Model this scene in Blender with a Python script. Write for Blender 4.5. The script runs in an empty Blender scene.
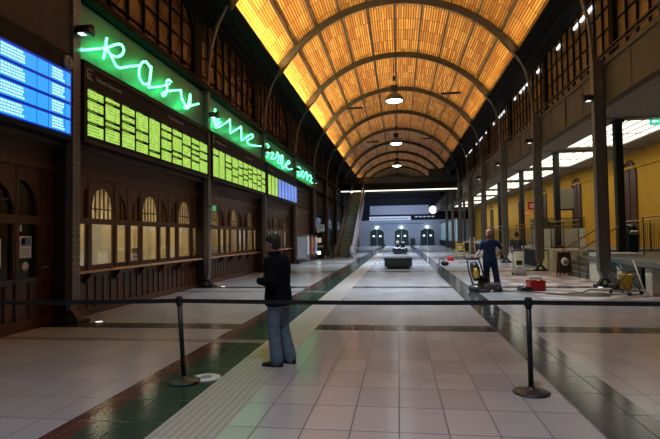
import bpy, math, random
from mathutils import Vector, Matrix
random.seed(7)
S = bpy.context.scene
COL = S.collection
PI = math.pi

# ------------------------------------------------------------------ camera
cam = bpy.data.cameras.new('camera')
cam.sensor_fit = 'HORIZONTAL'; cam.sensor_width = 36.0; cam.lens = 495 / 660 * 36.0
cam.clip_start = 0.05; cam.clip_end = 400
camo = bpy.data.objects.new('camera', cam); COL.objects.link(camo)
camo.location = (0, 0, 1.65)
camo.matrix_world = (Matrix.Translation((0, 0, 1.65)) @ Matrix.Rotation(math.radians(7.9), 4, 'Z')
                     @ Matrix.Rotation(math.radians(92.03), 4, 'X') @ Matrix.Rotation(math.radians(-0.85), 4, 'Z'))
S.camera = camo
S.view_settings.view_transform = 'Standard'; S.view_settings.look = 'None'
S.view_settings.exposure = 0.0; S.view_settings.gamma = 1.0; S.view_settings.use_curve_mapping = False
S.cycles.max_bounces = 6; S.cycles.diffuse_bounces = 3; S.cycles.glossy_bounces = 3
S.cycles.transparent_max_bounces = 8; S.cycles.sample_clamp_indirect = 4.0
S.cycles.use_denoising = True

# ------------------------------------------------------------------ world: dim bluish fill, added through the end left open behind the camera
w = bpy.data.worlds.new('world'); S.world = w; w.use_nodes = True
bg = w.node_tree.nodes['Background']; bg.inputs[0].default_value = (0.62, 0.68, 0.85, 1); bg.inputs[1].default_value = 0.10

# ------------------------------------------------------------------ lights
def area(name, loc, rot, sx, sy, power, col, spread=180, shape='RECTANGLE'):
    l = bpy.data.lights.new(name, 'AREA'); l.shape = shape; l.size = sx; l.size_y = sy
    l.energy = power; l.color = col; l.spread = math.radians(spread)
    o = bpy.data.objects.new(name, l); COL.objects.link(o); o.location = loc; o.rotation_euler = rot
    return o
PITCH = 7.15
LY = [2.05, 9.2, 16.32, 23.62, 31.05, 38.2, 45.3, 52.4, 59.5, 66.6, 73.7, 80.9]
CY = [9.2 + PITCH * k for k in range(-1, 12)]           # column positions: CY[0] is beside the camera
PEND = [30.6, 44.9, 59.2, 73.5, 80.65, 16.35, 2.05]
for y in PEND:                                           # the high bay pendants
    area('pendant_light', (-0.12, y, 9.86), (0, 0, 0), 0.5, 0.5, (620 if y > 25 else 400 if y > 5 else 110) if y < 80 else 250, (0.68, 0.82, 1.0), 88, 'DISK')
for i in range(0, 11):                                   # cove lights behind the two cornices
    yc = (CY[i] + CY[i+1]) / 2
    L = 500 if i < 5 else (230 if i < 7 else 70)
    R = 300 if i < 5 else (150 if i < 7 else 50)
    area('cove_light', (-5.66, yc, 9.955), (0, math.radians(180 + 52), 0), 0.07, 6.6, L * .80, (1.0, 0.70, 0.27), 100)
    area('cove_light', (-5.66, yc, 9.955), (0, math.radians(180 + 30), 0), 0.07, 6.6, L * .14, (1.0, 0.80, 0.22))
    area('cove_light', (5.57, yc, 9.98), (0, math.radians(180 - 52), 0), 0.12, 6.6, R * .35, (1.0, 0.70, 0.27), 100)
area('far_light', (0, 80, 7.6), (math.radians(50), 0, 0), 12, 1.0, 420, (0.45, 0.62, 1.0))
area('far_side_light', (9.5, 66, 5.5), (0, 0, 0), 3, 22, 160, (0.6, 0.8, 1.0))

# ------------------------------------------------------------------ materials
def nt(m):
    m.use_nodes = True; return m.node_tree.nodes, m.node_tree.links
def mat(name, col, rough=0.5, metal=0.0, em=None, es=0.0, var=0.0, scale=4.0, spec=None, stretch=None, bump=0.0):
    m = bpy.data.materials.new(name); n, l = nt(m); p = n['Principled BSDF']
    p.inputs['Base Color'].default_value = (*col, 1); p.inputs['Roughness'].default_value = rough
    p.inputs['Metallic'].default_value = metal
    if spec is not None: p.inputs['Specular IOR Level'].default_value = spec
    if em: p.inputs['Emission Color'].default_value = (*em, 1); p.inputs['Emission Strength'].default_value = es
    if var > 0:
        tc = n.new('ShaderNodeTexCoord'); mp = n.new('ShaderNodeMapping'); nz = n.new('ShaderNodeTexNoise')
        if stretch: mp.inputs['Scale'].default_value = stretch
        nz.inputs['Scale'].default_value = scale; nz.inputs['Detail'].default_value = 5
        l.new(tc.outputs['Object'], mp.inputs[0]); l.new(mp.outputs[0], nz.inputs[0])
        r = n.new('ShaderNodeValToRGB'); l.new(nz.outputs[0], r.inputs[0])
        r.color_ramp.elements[0].position = 0.3; r.color_ramp.elements[1].position = 0.7
        r.color_ramp.elements[0].color = (*[c * (1 - var) for c in col], 1)
        r.color_ramp.elements[1].color = (*[min(1, c * (1 + var)) for c in col], 1)
        l.new(r.outputs[0], p.inputs['Base Color'])
        if bump:
            b = n.new('ShaderNodeBump'); b.inputs[0].default_value = bump
            l.new(nz.outputs[0], b.inputs['Height']); l.new(b.outputs[0], p.inputs['Normal'])
    return m
def math_node(n, l, op, a, b=None, c=None):
    x = n.new('ShaderNodeMath'); x.operation = op
    for i, v in enumerate((a, b, c)):
        if v is None: continue
        if isinstance(v, (int, float)): x.inputs[i].default_value = v
        else: l.new(v, x.inputs[i])
    return x.outputs[0]
def glassmat(name, tint=(1, 1, 1), fac=0.12, rough=0.03):
    m = bpy.data.materials.new(name); n, l = nt(m); n.remove(n['Principled BSDF'])
    t = n.new('ShaderNodeBsdfTransparent'); t.inputs[0].default_value = (*tint, 1)
    g = n.new('ShaderNodeBsdfGlossy'); g.inputs['Roughness'].default_value = rough
    lw = n.new('ShaderNodeLayerWeight'); lw.inputs[0].default_value = 0.25
    f = math_node(n, l, 'MULTIPLY_ADD', lw.outputs['Fresnel'], 0.5, fac)
    mx = n.new('ShaderNodeMixShader'); l.new(f, mx.inputs[0]); l.new(t.outputs[0], mx.inputs[1]); l.new(g.outputs[0], mx.inputs[2])
    l.new(mx.outputs[0], n['Material Output'].inputs[0]); return m

def floor_mat(name, col, groutk=0.3, rough=0.2, speck=0.12, offx=0.0, dirt=False, tx=0.4125, ty=0.615):
    m = bpy.data.materials.new(name); n, l = nt(m); p = n['Principled BSDF']
    tc = n.new('ShaderNodeTexCoord'); sp = n.new('ShaderNodeSeparateXYZ'); l.new(tc.outputs['Object'], sp.inputs[0])
    def cell(out, size, off, half):
        u = math_node(n, l, 'DIVIDE', math_node(n, l, 'ADD', out, off), size)
        f = math_node(n, l, 'FRACT', u); d = math_node(n, l, 'ABSOLUTE', math_node(n, l, 'SUBTRACT', f, 0.5))
        g = math_node(n, l, 'GREATER_THAN', d, 0.5 - half / size)
        return math_node(n, l, 'FLOOR', u), g
    ux, gx = cell(sp.outputs[0], tx, 0.03 + offx + 41.25, 0.0065); uy, gy = cell(sp.outputs[1], ty, 0.05 + 6.15, 0.0075)
    g = math_node(n, l, 'MAXIMUM', gx, gy)
    cb = n.new('ShaderNodeCombineXYZ'); l.new(ux, cb.inputs[0]); l.new(uy, cb.inputs[1])
    wn = n.new('ShaderNodeTexWhiteNoise'); wn.noise_dimensions = '2D'; l.new(cb.outputs[0], wn.inputs[0])
    nz = n.new('ShaderNodeTexNoise'); nz.inputs['Scale'].default_value = 90; nz.inputs['Detail'].default_value = 3
    l.new(tc.outputs['Object'], nz.inputs[0])
    nb = n.new('ShaderNodeTexNoise'); nb.inputs['Scale'].default_value = 0.7; nb.inputs['Detail'].default_value = 4
    l.new(tc.outputs['Object'], nb.inputs[0])
    v = math_node(n, l, 'MULTIPLY_ADD', wn.outputs[0], 0.13, 0.93)
    v = math_node(n, l, 'ADD', v, math_node(n, l, 'MULTIPLY_ADD', nz.outputs[0], speck * 2, -speck))
    v = math_node(n, l, 'ADD', v, math_node(n, l, 'MULTIPLY_ADD', nb.outputs[0], 0.3, -0.15))
    v = math_node(n, l, 'MULTIPLY', v, math_node(n, l, 'MULTIPLY_ADD', g, groutk - 1, 1.0))
    mx = n.new('ShaderNodeVectorMath'); mx.operation = 'SCALE'; mx.inputs[0].default_value = col; l.new(v, mx.inputs['Scale'])
    colout = mx.outputs[0]
    if dirt:
        n2 = n.new('ShaderNodeTexNoise'); n2.inputs['Scale'].default_value = 1.6; n2.inputs['Detail'].default_value = 6
        l.new(tc.outputs['Object'], n2.inputs[0])
        r = n.new('ShaderNodeValToRGB'); l.new(n2.outputs[0], r.inputs[0])
        r.color_ramp.elements[0].position = 0.44; r.color_ramp.elements[1].position = 0.56
        r.color_ramp.elements[0].color = (0.26, 0.18, 0.15, 1); r.color_ramp.elements[1].color = (0.82, 0.78, 0.72, 1)
        mm = n.new('ShaderNodeMix'); mm.data_type = 'RGBA'; mm.inputs[0].default_value = 0.8
        l.new(colout, mm.inputs['A']); l.new(r.outputs[0], mm.inputs['B']); colout = mm.outputs['Result']
    l.new(colout, p.inputs['Base Color'])
    rr = math_node(n, l, 'MULTIPLY_ADD', nb.outputs[0], 0.10, rough - 0.05)
    rr = math_node(n, l, 'ADD', rr, math_node(n, l, 'MULTIPLY', g, 0.3))
    l.new(rr, p.inputs['Roughness']); p.inputs['Specular IOR Level'].default_value = 0.35 if max(col) > 0.3 else 0.32
    return m

M = {}
M['floor'] = floor_mat('pale granite tiles', (0.43, 0.435, 0.45), tx=0.4125)
M['green'] = floor_mat('dark green granite', (0.032, 0.062, 0.048), 0.85, 0.15, 0.2)
M['brown'] = floor_mat('red brown granite', (0.11, 0.05, 0.04), 0.7, 0.14, 0.2)
M['dark'] = floor_mat('dark grey green granite', (0.075, 0.078, 0.07), 0.9, 0.15, 0.25)
M['light_strip'] = floor_mat('mid grey granite', (0.27, 0.255, 0.25), 0.8, 0.18, 0.2)
M['dusty'] = floor_mat('dusty unfinished tiles', (0.5, 0.46, 0.42), 0.6, 0.3, 0.12, dirt=True)
def tactile():
    m = mat('tactile tiles', (0.44, 0.42, 0.42), 0.35); n, l = nt(m); p = n['Principled BSDF']
    tc = n.new('ShaderNodeTexCoord'); sp = n.new('ShaderNodeSeparateXYZ'); l.new(tc.outputs['Object'], sp.inputs[0])
    f = math_node(n, l, 'FRACT', math_node(n, l, 'DIVIDE', math_node(n, l, 'ADD', sp.outputs[0], 2.14), 0.075))
    g = math_node(n, l, 'GREATER_THAN', f, 0.62)
    fy = math_node(n, l, 'FRACT', math_node(n, l, 'DIVIDE', sp.outputs[1], 0.3075))
    gy = math_node(n, l, 'GREATER_THAN', fy, 0.965)
    gg = math_node(n, l, 'MAXIMUM', math_node(n, l, 'MULTIPLY', g, 1.0), math_node(n, l, 'MULTIPLY', gy, 0.6))
    r = n.new('ShaderNodeMix'); r.data_type = 'RGBA'; r.inputs['A'].default_value = (0.47, 0.45, 0.44, 1); r.inputs['B'].default_value = (0.35, 0.33, 0.32, 1)
    l.new(gg, r.inputs[0]); l.new(r.outputs['Result'], p.inputs['Base Color'])
    b = n.new('ShaderNodeBump'); b.inputs['Distance'].default_value = 0.002; b.invert = True
    l.new(g, b.inputs['Height']); l.new(b.outputs[0], p.inputs['Normal']); return m
M['tactile'] = tactile()
def slats():
    m = bpy.data.materials.new('larch slat vault'); n, l = nt(m); p = n['Principled BSDF']
    tc = n.new('ShaderNodeTexCoord'); sp = n.new('ShaderNodeSeparateXYZ'); l.new(tc.outputs['UV'], sp.inputs[0])
    u = math_node(n, l, 'DIVIDE', sp.outputs[0], 0.125); fu = math_node(n, l, 'FRACT', u); iu = math_node(n, l, 'FLOOR', u)
    gap = math_node(n, l, 'GREATER_THAN', fu, 0.72)
    v = math_node(n, l, 'DIVIDE', sp.outputs[1], 1.43); fv = math_node(n, l, 'FRACT', v); iv = math_node(n, l, 'FLOOR', v)
    gv = math_node(n, l, 'GREATER_THAN', fv, 0.97)
    g = math_node(n, l, 'MAXIMUM', gap, gv)
    cb = n.new('ShaderNodeCombineXYZ'); l.new(iu, cb.inputs[0]); l.new(iv, cb.inputs[1])
    wn = n.new('ShaderNodeTexWhiteNoise'); wn.noise_dimensions = '2D'; l.new(cb.outputs[0], wn.inputs[0])
    r = n.new('ShaderNodeValToRGB'); l.new(wn.outputs[0], r.inputs[0])
    r.color_ramp.elements[0].color = (0.50, 0.19, 0.035, 1); r.color_ramp.elements[1].color = (0.85, 0.47, 0.13, 1)
    mx = n.new('ShaderNodeMix'); mx.data_type = 'RGBA'; l.new(g, mx.inputs[0]); l.new(r.outputs[0], mx.inputs['A'])
    mx.inputs['B'].default_value = (0.09, 0.03, 0.008, 1); l.new(mx.outputs['Result'], p.inputs['Base Color'])
    p.inputs['Roughness'].default_value = 0.55
    b = n.new('ShaderNodeBump'); b.inputs['Distance'].default_value = 0.02; b.invert = True
    l.new(g, b.inputs['Height']); l.new(b.outputs[0], p.inputs['Normal']); return m
M['slats'] = slats()
M['rib'] = mat('grey painted steel rib', (0.075, 0.065, 0.06), 0.45, 0.3, var=0.15, scale=2)
M['purlin'] = mat('dark grey purlin steel', (0.075, 0.06, 0.05), 0.6)
M['column'] = mat('riveted grey column steel', (0.16, 0.15, 0.145), 0.42, 0.45, var=0.2, scale=3, stretch=(4, 4, 1))
M['column_dark'] = mat('dark column web', (0.022, 0.016, 0.014), 0.5, 0.2)
M['wood'] = mat('dark mahogany', (0.075, 0.026, 0.013), 0.32, var=0.35, scale=3, stretch=(6, 6, 0.8))
M['wood2'] = mat('reddish mahogany panel', (0.11, 0.038, 0.018), 0.35, var=0.3, scale=3, stretch=(8, 8, 0.7))
M['frieze'] = mat('brown frieze paint', (0.085, 0.05, 0.035), 0.5, var=0.1)
M['ledge'] = mat('pale worn oak ledge', (0.55, 0.36, 0.22), 0.35, var=0.15, scale=6)
M['wall_dark'] = mat('dark brown plaster', (0.05, 0.036, 0.028), 0.7, var=0.2)
M['fascia_green'] = mat('grey green sheet metal fascia', (0.075, 0.19, 0.12), 0.4, 0.1, var=0.08)
M['gallery'] = mat('olive brown gallery fascia', (0.075, 0.063, 0.045), 0.55, var=0.12, scale=1.5)
M['soffit'] = mat('grey soffit panels', (0.30, 0.27, 0.245), 0.6, var=0.08)
M['yellow'] = mat('ochre yellow plaster', (0.86, 0.43, 0.022), 0.7, var=0.07, scale=1.2)
M['cream'] = mat('cream office paint', (0.72, 0.62, 0.42), 0.7, var=0.05)
M['stone'] = mat('pale grey stone', (0.72, 0.72, 0.65), 0.6, var=0.12, scale=8)
M['slab'] = mat('blue grey stone slab', (0.17, 0.19, 0.19), 0.4, var=0.15, scale=6)
M['black'] = mat('matt black', (0.012, 0.012, 0.014), 0.45)
M['blackgloss'] = mat('gloss black', (0.01, 0.01, 0.012), 0.12)
M['blackcol'] = mat('black painted column', (0.018, 0.019, 0.02), 0.35)
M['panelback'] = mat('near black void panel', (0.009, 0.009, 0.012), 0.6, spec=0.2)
M['win_left'] = mat('smoky amber glass', (0.16, 0.075, 0.028), 0.25, var=0.5, scale=1.3)
M['win_right'] = mat('amber brown shutters glass', (0.24, 0.13, 0.055), 0.3, var=0.35, scale=1.6)
M['mull'] = mat('black window steel', (0.014, 0.012, 0.010), 0.7, spec=0.1)
M['teal'] = mat('dark teal glass', (0.03, 0.055, 0.06), 0.12)
M['bright_slot'] = mat('daylit slot', (0.8, 0.85, 0.9), 0.5, em=(0.93, 0.96, 1), es=1.2)
M['lightpanel'] = mat('luminous ceiling glass', (0.8, 0.8, 0.7), 0.5, em=(1.0, 0.97, 0.80), es=1.7)
M['lamp_em'] = mat('glowing lamp glass', (0.9, 0.9, 1), 0.5, em=(0.86, 0.93, 1), es=12)
M['whiteglow'] = mat('white backlit panel', (0.6, 0.65, 0.75), 0.5, em=(0.7, 0.82, 1), es=0.35)
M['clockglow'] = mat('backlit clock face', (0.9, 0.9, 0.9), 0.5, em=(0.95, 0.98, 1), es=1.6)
M['strip_em'] = mat('fluorescent strip', (0.9, 0.9, 0.8), 0.5, em=(1.0, 0.98, 0.80), es=1.5)
M['tube_warm'] = mat('warm office tube', (0.9, 0.8, 0.5), 0.5, em=(1.0, 0.80, 0.38), es=3.0)
M['neon'] = mat('green neon glass', (0.3, 1, 0.7), 0.3, em=(0.12, 1.0, 0.55), es=9.0)
M['neon_core'] = mat('neon gas core', (0.6, 1, 0.9), 0.3, em=(0.06, 1.0, 0.30), es=10.0)
M['glass'] = glassmat('clear office glass')
M['railglass'] = glassmat('greenish balustrade glass', (0.7, 0.8, 0.75), 0.10)
M['blind'] = mat('white roller blind', (0.78, 0.78, 0.70), 0.8, em=None)
M['blindlit'] = mat('cream blind cloth', (0.6, 0.5, 0.33), 0.8)
for bn in ('blind', 'blindlit'):                       # thin cloth lets the office light through
    n_, l_ = nt(M[bn]); p_ = n_['Principled BSDF']; tr = n_.new('ShaderNodeBsdfTranslucent')
    tr.inputs[0].default_value = (*p_.inputs['Base Color'].default_value[:3], 1)
    mx_ = n_.new('ShaderNodeMixShader'); mx_.inputs[0].default_value = 0.55
    l_.new(p_.outputs[0], mx_.inputs[1]); l_.new(tr.outputs[0], mx_.inputs[2]); l_.new(mx_.outputs[0], n_['Material Output'].inputs[0])
M['white'] = mat('white plastic', (0.75, 0.75, 0.75), 0.4)
M['paper'] = mat('white paper', (0.8, 0.8, 0.78), 0.7)
M['red'] = mat('red plastic', (0.50, 0.012, 0.012), 0.35)
M['yellowp'] = mat('yellow plastic', (0.75, 0.50, 0.03), 0.4)
M['chrome'] = mat('brushed steel', (0.6, 0.6, 0.62), 0.25, 0.9)
M['alu'] = mat('silver aluminium', (0.55, 0.55, 0.58), 0.35, 0.7)
M['brass'] = mat('brass handrail', (0.55, 0.36, 0.13), 0.3, 0.8)
M['railing'] = mat('dark bronze railing', (0.10, 0.07, 0.04), 0.4, 0.4)
M['belt'] = mat('black webbing', (0.012, 0.012, 0.013), 0.7)
M['skin'] = mat('skin', (0.42, 0.21, 0.145), 0.5)
M['hair'] = mat('dark brown hair', (0.035, 0.022, 0.015), 0.6, var=0.4, scale=40)
M['jacket'] = mat('black navy jacket', (0.008, 0.009, 0.014), 0.9, spec=0.08, var=0.3, scale=20)
M['jeans'] = mat('washed blue denim', (0.16, 0.215, 0.28), 0.9, spec=0.1, var=0.22, scale=14)
M['navy'] = mat('navy work cloth', (0.02, 0.035, 0.10), 0.9, spec=0.1, var=0.2, scale=15)
M['greyshirt'] = mat('grey t shirt cloth', (0.06, 0.065, 0.07), 0.9, spec=0.1, var=0.2, scale=15)
M['shoe'] = mat('black leather', (0.012, 0.011, 0.011), 0.35)
M['granite'] = mat('dark polished bench stone', (0.035, 0.045, 0.045), 0.2, var=0.4, scale=25)
M['doorgreen'] = mat('dark green door', (0.03, 0.06, 0.055), 0.4)
M['bluewall'] = mat('pale blue grey wall', (0.42, 0.47, 0.52), 0.6, var=0.08)
M['escbrown'] = mat('brown bronze cladding', (0.22, 0.115, 0.06), 0.28, 0.5, var=0.2, scale=1)
M['step'] = mat('ribbed escalator steps', (0.14, 0.15, 0.16), 0.4, 0.3)
M['rubber'] = mat('black rubber', (0.01, 0.01, 0.01), 0.5)

# ------------------------------------------------------------------ mesh helpers
class MB:
    def __init__(s): s.v = []; s.f = []; s.m = []; s.sm = []; s.uv = {}
    def add(s, vs, fs, mi=0, smooth=False):
        b = len(s.v); s.v += [tuple(x) for x in vs]
        for f in fs: s.f.append(tuple(b + i for i in f)); s.m.append(mi); s.sm.append(smooth)
        return s
    def box(s, x0, x1, y0, y1, z0, z1, mi=0, bev=0.0):
        if x0 > x1: x0, x1 = x1, x0
        if y0 > y1: y0, y1 = y1, y0
        if z0 > z1: z0, z1 = z1, z0
        if bev <= 0:
            vs = [(x, y, z) for z in (z0, z1) for y in (y0, y1) for x in (x0, x1)]
            return s.add(vs, [(0, 2, 3, 1), (4, 5, 7, 6), (0, 1, 5, 4), (2, 6, 7, 3), (0, 4, 6, 2), (1, 3, 7, 5)], mi)
        b = min(bev, (x1-x0)/2.01, (y1-y0)/2.01, (z1-z0)/2.01)
        ring = lambda i, z: [(x0+i, y0+b+0*i, z), (x0+b, y0+i, z), (x1-b, y0+i, z), (x1-i, y0+b, z), (x1-i, y1-b, z), (x1-b, y1-i, z), (x0+b, y1-i, z), (x0+i, y1-b, z)]
        def ring2(z): return [(x0+b, y0+b, z), (x0+b, y0+b, z), (x1-b, y0+b, z), (x1-b, y0+b, z), (x1-b, y1-b, z), (x1-b, y1-b, z), (x0+b, y1-b, z), (x0+b, y1-b, z)]
        R = [ring(0, z0+b), ring(0, z1-b)]
        vs = ring2(z0) + R[0] + R[1] + ring2(z1); fs = [tuple(range(7, -1, -1)), tuple(range(24, 32))]
        for k in range(3):
            for i in range(8): j = (i+1) % 8; fs.append((k*8+i, k*8+j, k*8+8+j, k*8+8+i))
        return s.add(vs, fs, mi)
    def tube(s, path, r, n=8, mi=0, cap=True, closed=False, smooth=True):
        P = [Vector(p) for p in path]; k = len(P); vs = []; up = None
        for i, p in enumerate(P):
            a = P[(i-1) % k] if (closed or i > 0) else P[i]; b = P[(i+1) % k] if (closed or i < k-1) else P[i]
            t = (b - a); t = t.normalized() if t.length > 1e-9 else Vector((0, 0, 1))
            if up is None:
                up = Vector((0, 0, 1)) if abs(t.z) < 0.9 else Vector((1, 0, 0))
            sx = t.cross(up); sx = sx.normalized() if sx.length > 1e-6 else t.orthogonal().normalized(); up = sx.cross(t).normalized()
            rr = r[i] if isinstance(r, (list, tuple)) else r
            if not isinstance(rr, (list, tuple)): rr = (rr, rr)
            for j in range(n):
                a_ = 2*PI*j/n; vs.append(p + sx*math.cos(a_)*rr[0] + up*math.sin(a_)*rr[1])
        fs = []
        for i in range(k if closed else k-1):
            i2 = (i+1) % k
            for j in range(n): j2 = (j+1) % n; fs.append((i*n+j, i*n+j2, i2*n+j2, i2*n+j))
        if cap and not closed: fs += [tuple(range(n-1, -1, -1)), tuple((k-1)*n+j for j in range(n))]
        return s.add(vs, fs, mi, smooth)
    def rings(s, rs, n=16, mi=0, smooth=True):
        """rs: list of (centre, ax vector, ay vector) closed loft"""
        vs = []
        for c, ax, ay in rs:
            c, ax, ay = Vector(c), Vector(ax), Vector(ay)
            for j in range(n): a = 2*PI*j/n; vs.append(c + ax*math.cos(a) + ay*math.sin(a))
        fs = []; k = len(rs)
        for i in range(k-1):
            for j in range(n): j2 = (j+1) % n; fs.append((i*n+j, i*n+j2, (i+1)*n+j2, (i+1)*n+j))
        fs += [tuple(range(n-1, -1, -1)), tuple((k-1)*n+j for j in range(n))]
        return s.add(vs, fs, mi, smooth)
    def lathe(s, prof, c=(0, 0, 0), n=24, mi=0, smooth=True, axis='z'):
        vs = []
        for r, z in prof:
            for j in range(n):
                a = 2*PI*j/n; x, y = r*math.cos(a), r*math.sin(a)
                v = (x, y, z) if axis == 'z' else ((z, x, y) if axis == 'x' else (x, z, y))
                vs.append((c[0]+v[0], c[1]+v[1], c[2]+v[2]))
        fs = []; k = len(prof)
        for i in range(k-1):
            for j in range(n): j2 = (j+1) % n; fs.append((i*n+j, i*n+j2, (i+1)*n+j2, (i+1)*n+j))
        if prof[0][0] > 1e-6: fs.append(tuple(range(n-1, -1, -1)))
        if prof[-1][0] > 1e-6: fs.append(tuple((k-1)*n+j for j in range(n)))
        return s.add(vs, fs, mi, smooth)
    def sphere(s, c, rx, ry=None, rz=None, n=14, mi=0):
        ry = rx if ry is None else ry; rz = rx if rz is None else rz; vs = []; m = n//2+1
        for i in range(m):
            t = PI*i/(m-1)
            for j in range(n): a = 2*PI*j/n; vs.append((c[0]+rx*math.sin(t)*math.cos(a), c[1]+ry*math.sin(t)*math.sin(a), c[2]-rz*math.cos(t)))
        fs = [(i*n+j, i*n+(j+1) % n, (i+1)*n+(j+1) % n, (i+1)*n+j) for i in range(m-1) for j in range(n)]
        return s.add(vs, fs, mi, True)
    def prism(s, pts, a, b, axis='x', mi=0):
        """polygon pts (u,v) extruded along axis from a to b"""
        f = {'x': lambda u, v, t: (t, u, v), 'y': lambda u, v, t: (u, t, v), 'z': lambda u, v, t: (u, v, t)}[axis]
        n = len(pts); vs = [f(u, v, a) for u, v in pts] + [f(u, v, b) for u, v in pts]
        fs = [tuple(range(n-1, -1, -1)), tuple(range(n, 2*n))] + [(i, (i+1) % n, n+(i+1) % n, n+i) for i in range(n)]
        return s.add(vs, fs, mi)
    def xf(s, Mx):
        s.v = [tuple(Mx @ Vector(v)) for v in s.v]; return s
    def mesh(s, name, mats):
        me = bpy.data.meshes.new(name); me.from_pydata(s.v, [], s.f)
        for m in (mats if isinstance(mats, (list, tuple)) else [mats]): me.materials.append(m)
        me.polygons.foreach_set('material_index', s.m); me.polygons.foreach_set('use_smooth', s.sm)
        me.validate(); me.update(); return me
    def build(s, name, mats, parent=None, label=None):
        o = bpy.data.objects.new(name, s.mesh(name, mats)); COL.objects.link(o)
        if parent is not None: o.parent = parent
        if label: o['label'] = label
        return o
def fixn(o):
    import bmesh
    bm = bmesh.new(); bm.from_mesh(o.data); bmesh.ops.remove_doubles(bm, verts=bm.verts, dist=1e-5)
    bmesh.ops.recalc_face_normals(bm, faces=bm.faces); bm.to_mesh(o.data); bm.free()
def tag(o, label, cat, group=None, kind=None):
    o['label'] = label; o['category'] = cat
    if group: o['group'] = group
    if kind: o['kind'] = kind
    return o
def struct(name, b, m, label=None):
    o = b.build(name, m); o['kind'] = 'structure'; o['category'] = name.split('_')[0]
    if label: o['label'] = label
    return o
def thing(name, label, cat, loc=(0, 0, 0), rz=0, group=None, kind=None):
    o = bpy.data.objects.new(name, None); COL.objects.link(o); o.empty_display_size = 0.2
    o.location = loc; o.rotation_euler = (0, 0, rz); return tag(o, label, cat, group, kind)
def dup(root, loc=None, rz=None, label=None, group=None):
    def cp(o, par):
        c = o.copy(); COL.objects.link(c)
        if par is not None: c.parent = par
        for ch in [x for x in kids.get(o.name, [])]: cp(ch, c)
        return c
    kids = {}
    for x in COL.objects:
        if x.parent: kids.setdefault(x.parent.name, []).append(x)
    r = cp(root, None)
    if loc is not None: r.location = loc
    if rz is not None: r.rotation_euler[2] = rz
    if label: r['label'] = label
    if group: r['group'] = group
    return r
ORD = ['first', 'second', 'third', 'fourth', 'fifth', 'sixth', 'seventh', 'eighth', 'ninth', 'tenth', 'eleventh', 'twelfth']

# ================================================================== STRUCTURE
Y0, Y1 = -6.0, 92.0
# floor with its inlaid strips, one mesh
xs = [-6.9, -3.03, -2.77, -2.13, -1.53, 1.63, 2.22, 3.6, 14.0]
xm = ['floor', 'brown', 'green', 'tactile', 'floor', 'dark', 'floor', 'floor']
ys = [Y0]; ymark = []
for k in range(12):
    a = 8.75 + PITCH * k if k != 1 else 15.9
    ymark.append((a, a + 0.55))
lt = [(7.62, 7.85)] + [(7.62 + PITCH*k, 7.85 + PITCH*k) for k in range(1, 12)]
cuts = sorted(set([Y0, Y1, 13.2, 25.5] + [v for p in ymark for v in p] + [v for p in lt for v in p]))
names = ['floor', 'brown', 'green', 'tactile', 'dark', 'light_strip', 'dusty']
fb = MB()
for i in range(len(xs)-1):
    for j in range(len(cuts)-1):
        a, b = cuts[j], cuts[j+1]; c = (a+b)/2; m = xm[i]
        if any(p <= c <= q for p, q in ymark) and m == 'floor' and xs[i] < 6: m = 'dark'
        elif any(p <= c <= q for p, q in lt) and xs[i] < -3.0: m = 'light_strip'
        elif any(p <= c <= q for p, q in lt) and xm[i] in ('green', 'dark'): m = 'light_strip' if xm[i] == 'green' else 'dark'
        elif xs[i] >= 3.5 and 13.2 <= c <= 25.5: m = 'dusty'
        fb.add([(xs[i], a, 0), (xs[i+1], a, 0), (xs[i+1], b, 0), (xs[i], b, 0)], [(0, 1, 2, 3)], names.index(m))
struct('floor', fb, [M[x] for x in names], 'polished pale tiled hall floor with dark granite strips')

# vault ceiling: circular segment, springs at +-5.75 / 10.0, crown 13.05
HS, ZS, RISE = 5.75, 10.0, 3.05
RAD = (HS*HS + RISE*RISE) / (2*RISE); ZC = ZS + RISE - RAD; TH = math.asin(HS / RAD)
def vp(t, r=None): r = RAD if r is None else r; return (r*math.sin(t), ZC + r*math.cos(t))
NV = 40
me = bpy.data.meshes.new('ceiling'); vs = []; fs = []; yv = [CY[0]] + CY[1:] ; yv = [Y0] + CY + [Y1]
yv = sorted(set(yv))
for y in yv:
    for i in range(NV+1):
        x, z = vp(-TH + 2*TH*i/NV); vs.append((x, y, z))
for j in range(len(yv)-1):
    for i in range(NV): a = j*(NV+1)+i; fs.append((a, a+NV+1, a+NV+2, a+1))
me.from_pydata(vs, [], fs); uvl = me.uv_layers.new(name='UV')
for p in me.polygons:
    for li in p.loop_indices:
        vi = me.loops[li].vertex_index; i = vi % (NV+1); j = vi // (NV+1)
        uvl.data[li].uv = (2*TH*RAD*i/NV, yv[j] + 100)
me.materials.append(M['slats']); me.update()
co = bpy.data.objects.new('ceiling', me); COL.objects.link(co); co['kind'] = 'structure'; co['category'] = 'ceiling'
co['label'] = 'barrel vault lined with orange lit wooden slats'
md = co.modifiers.new('thickness', 'SOLIDIFY'); md.thickness = 0.12; md.offset = 1.0 if False else -1.0

# longitudinal purlins
NP = 10
for i in range(1, NP):
    t = -TH + 2*TH*i/NP; x, z = vp(t, RAD-0.015)
    b = MB(); ux, uz = math.cos(t)*0.045, -math.sin(t)*0.045; nx, nz = math.sin(t)*0.02, math.cos(t)*0.02
    b.prism([(x-ux-nx, z-uz-nz), (x+ux-nx, z+uz-nz), (x+ux+nx, z+uz+nz), (x-ux+nx, z-uz+nz)], Y0, Y1, 'y')
    struct('trim_%d' % i, b, M['purlin'], 'long steel purlin running the length of the vault, %s from the left' % ORD[i-1])

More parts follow.
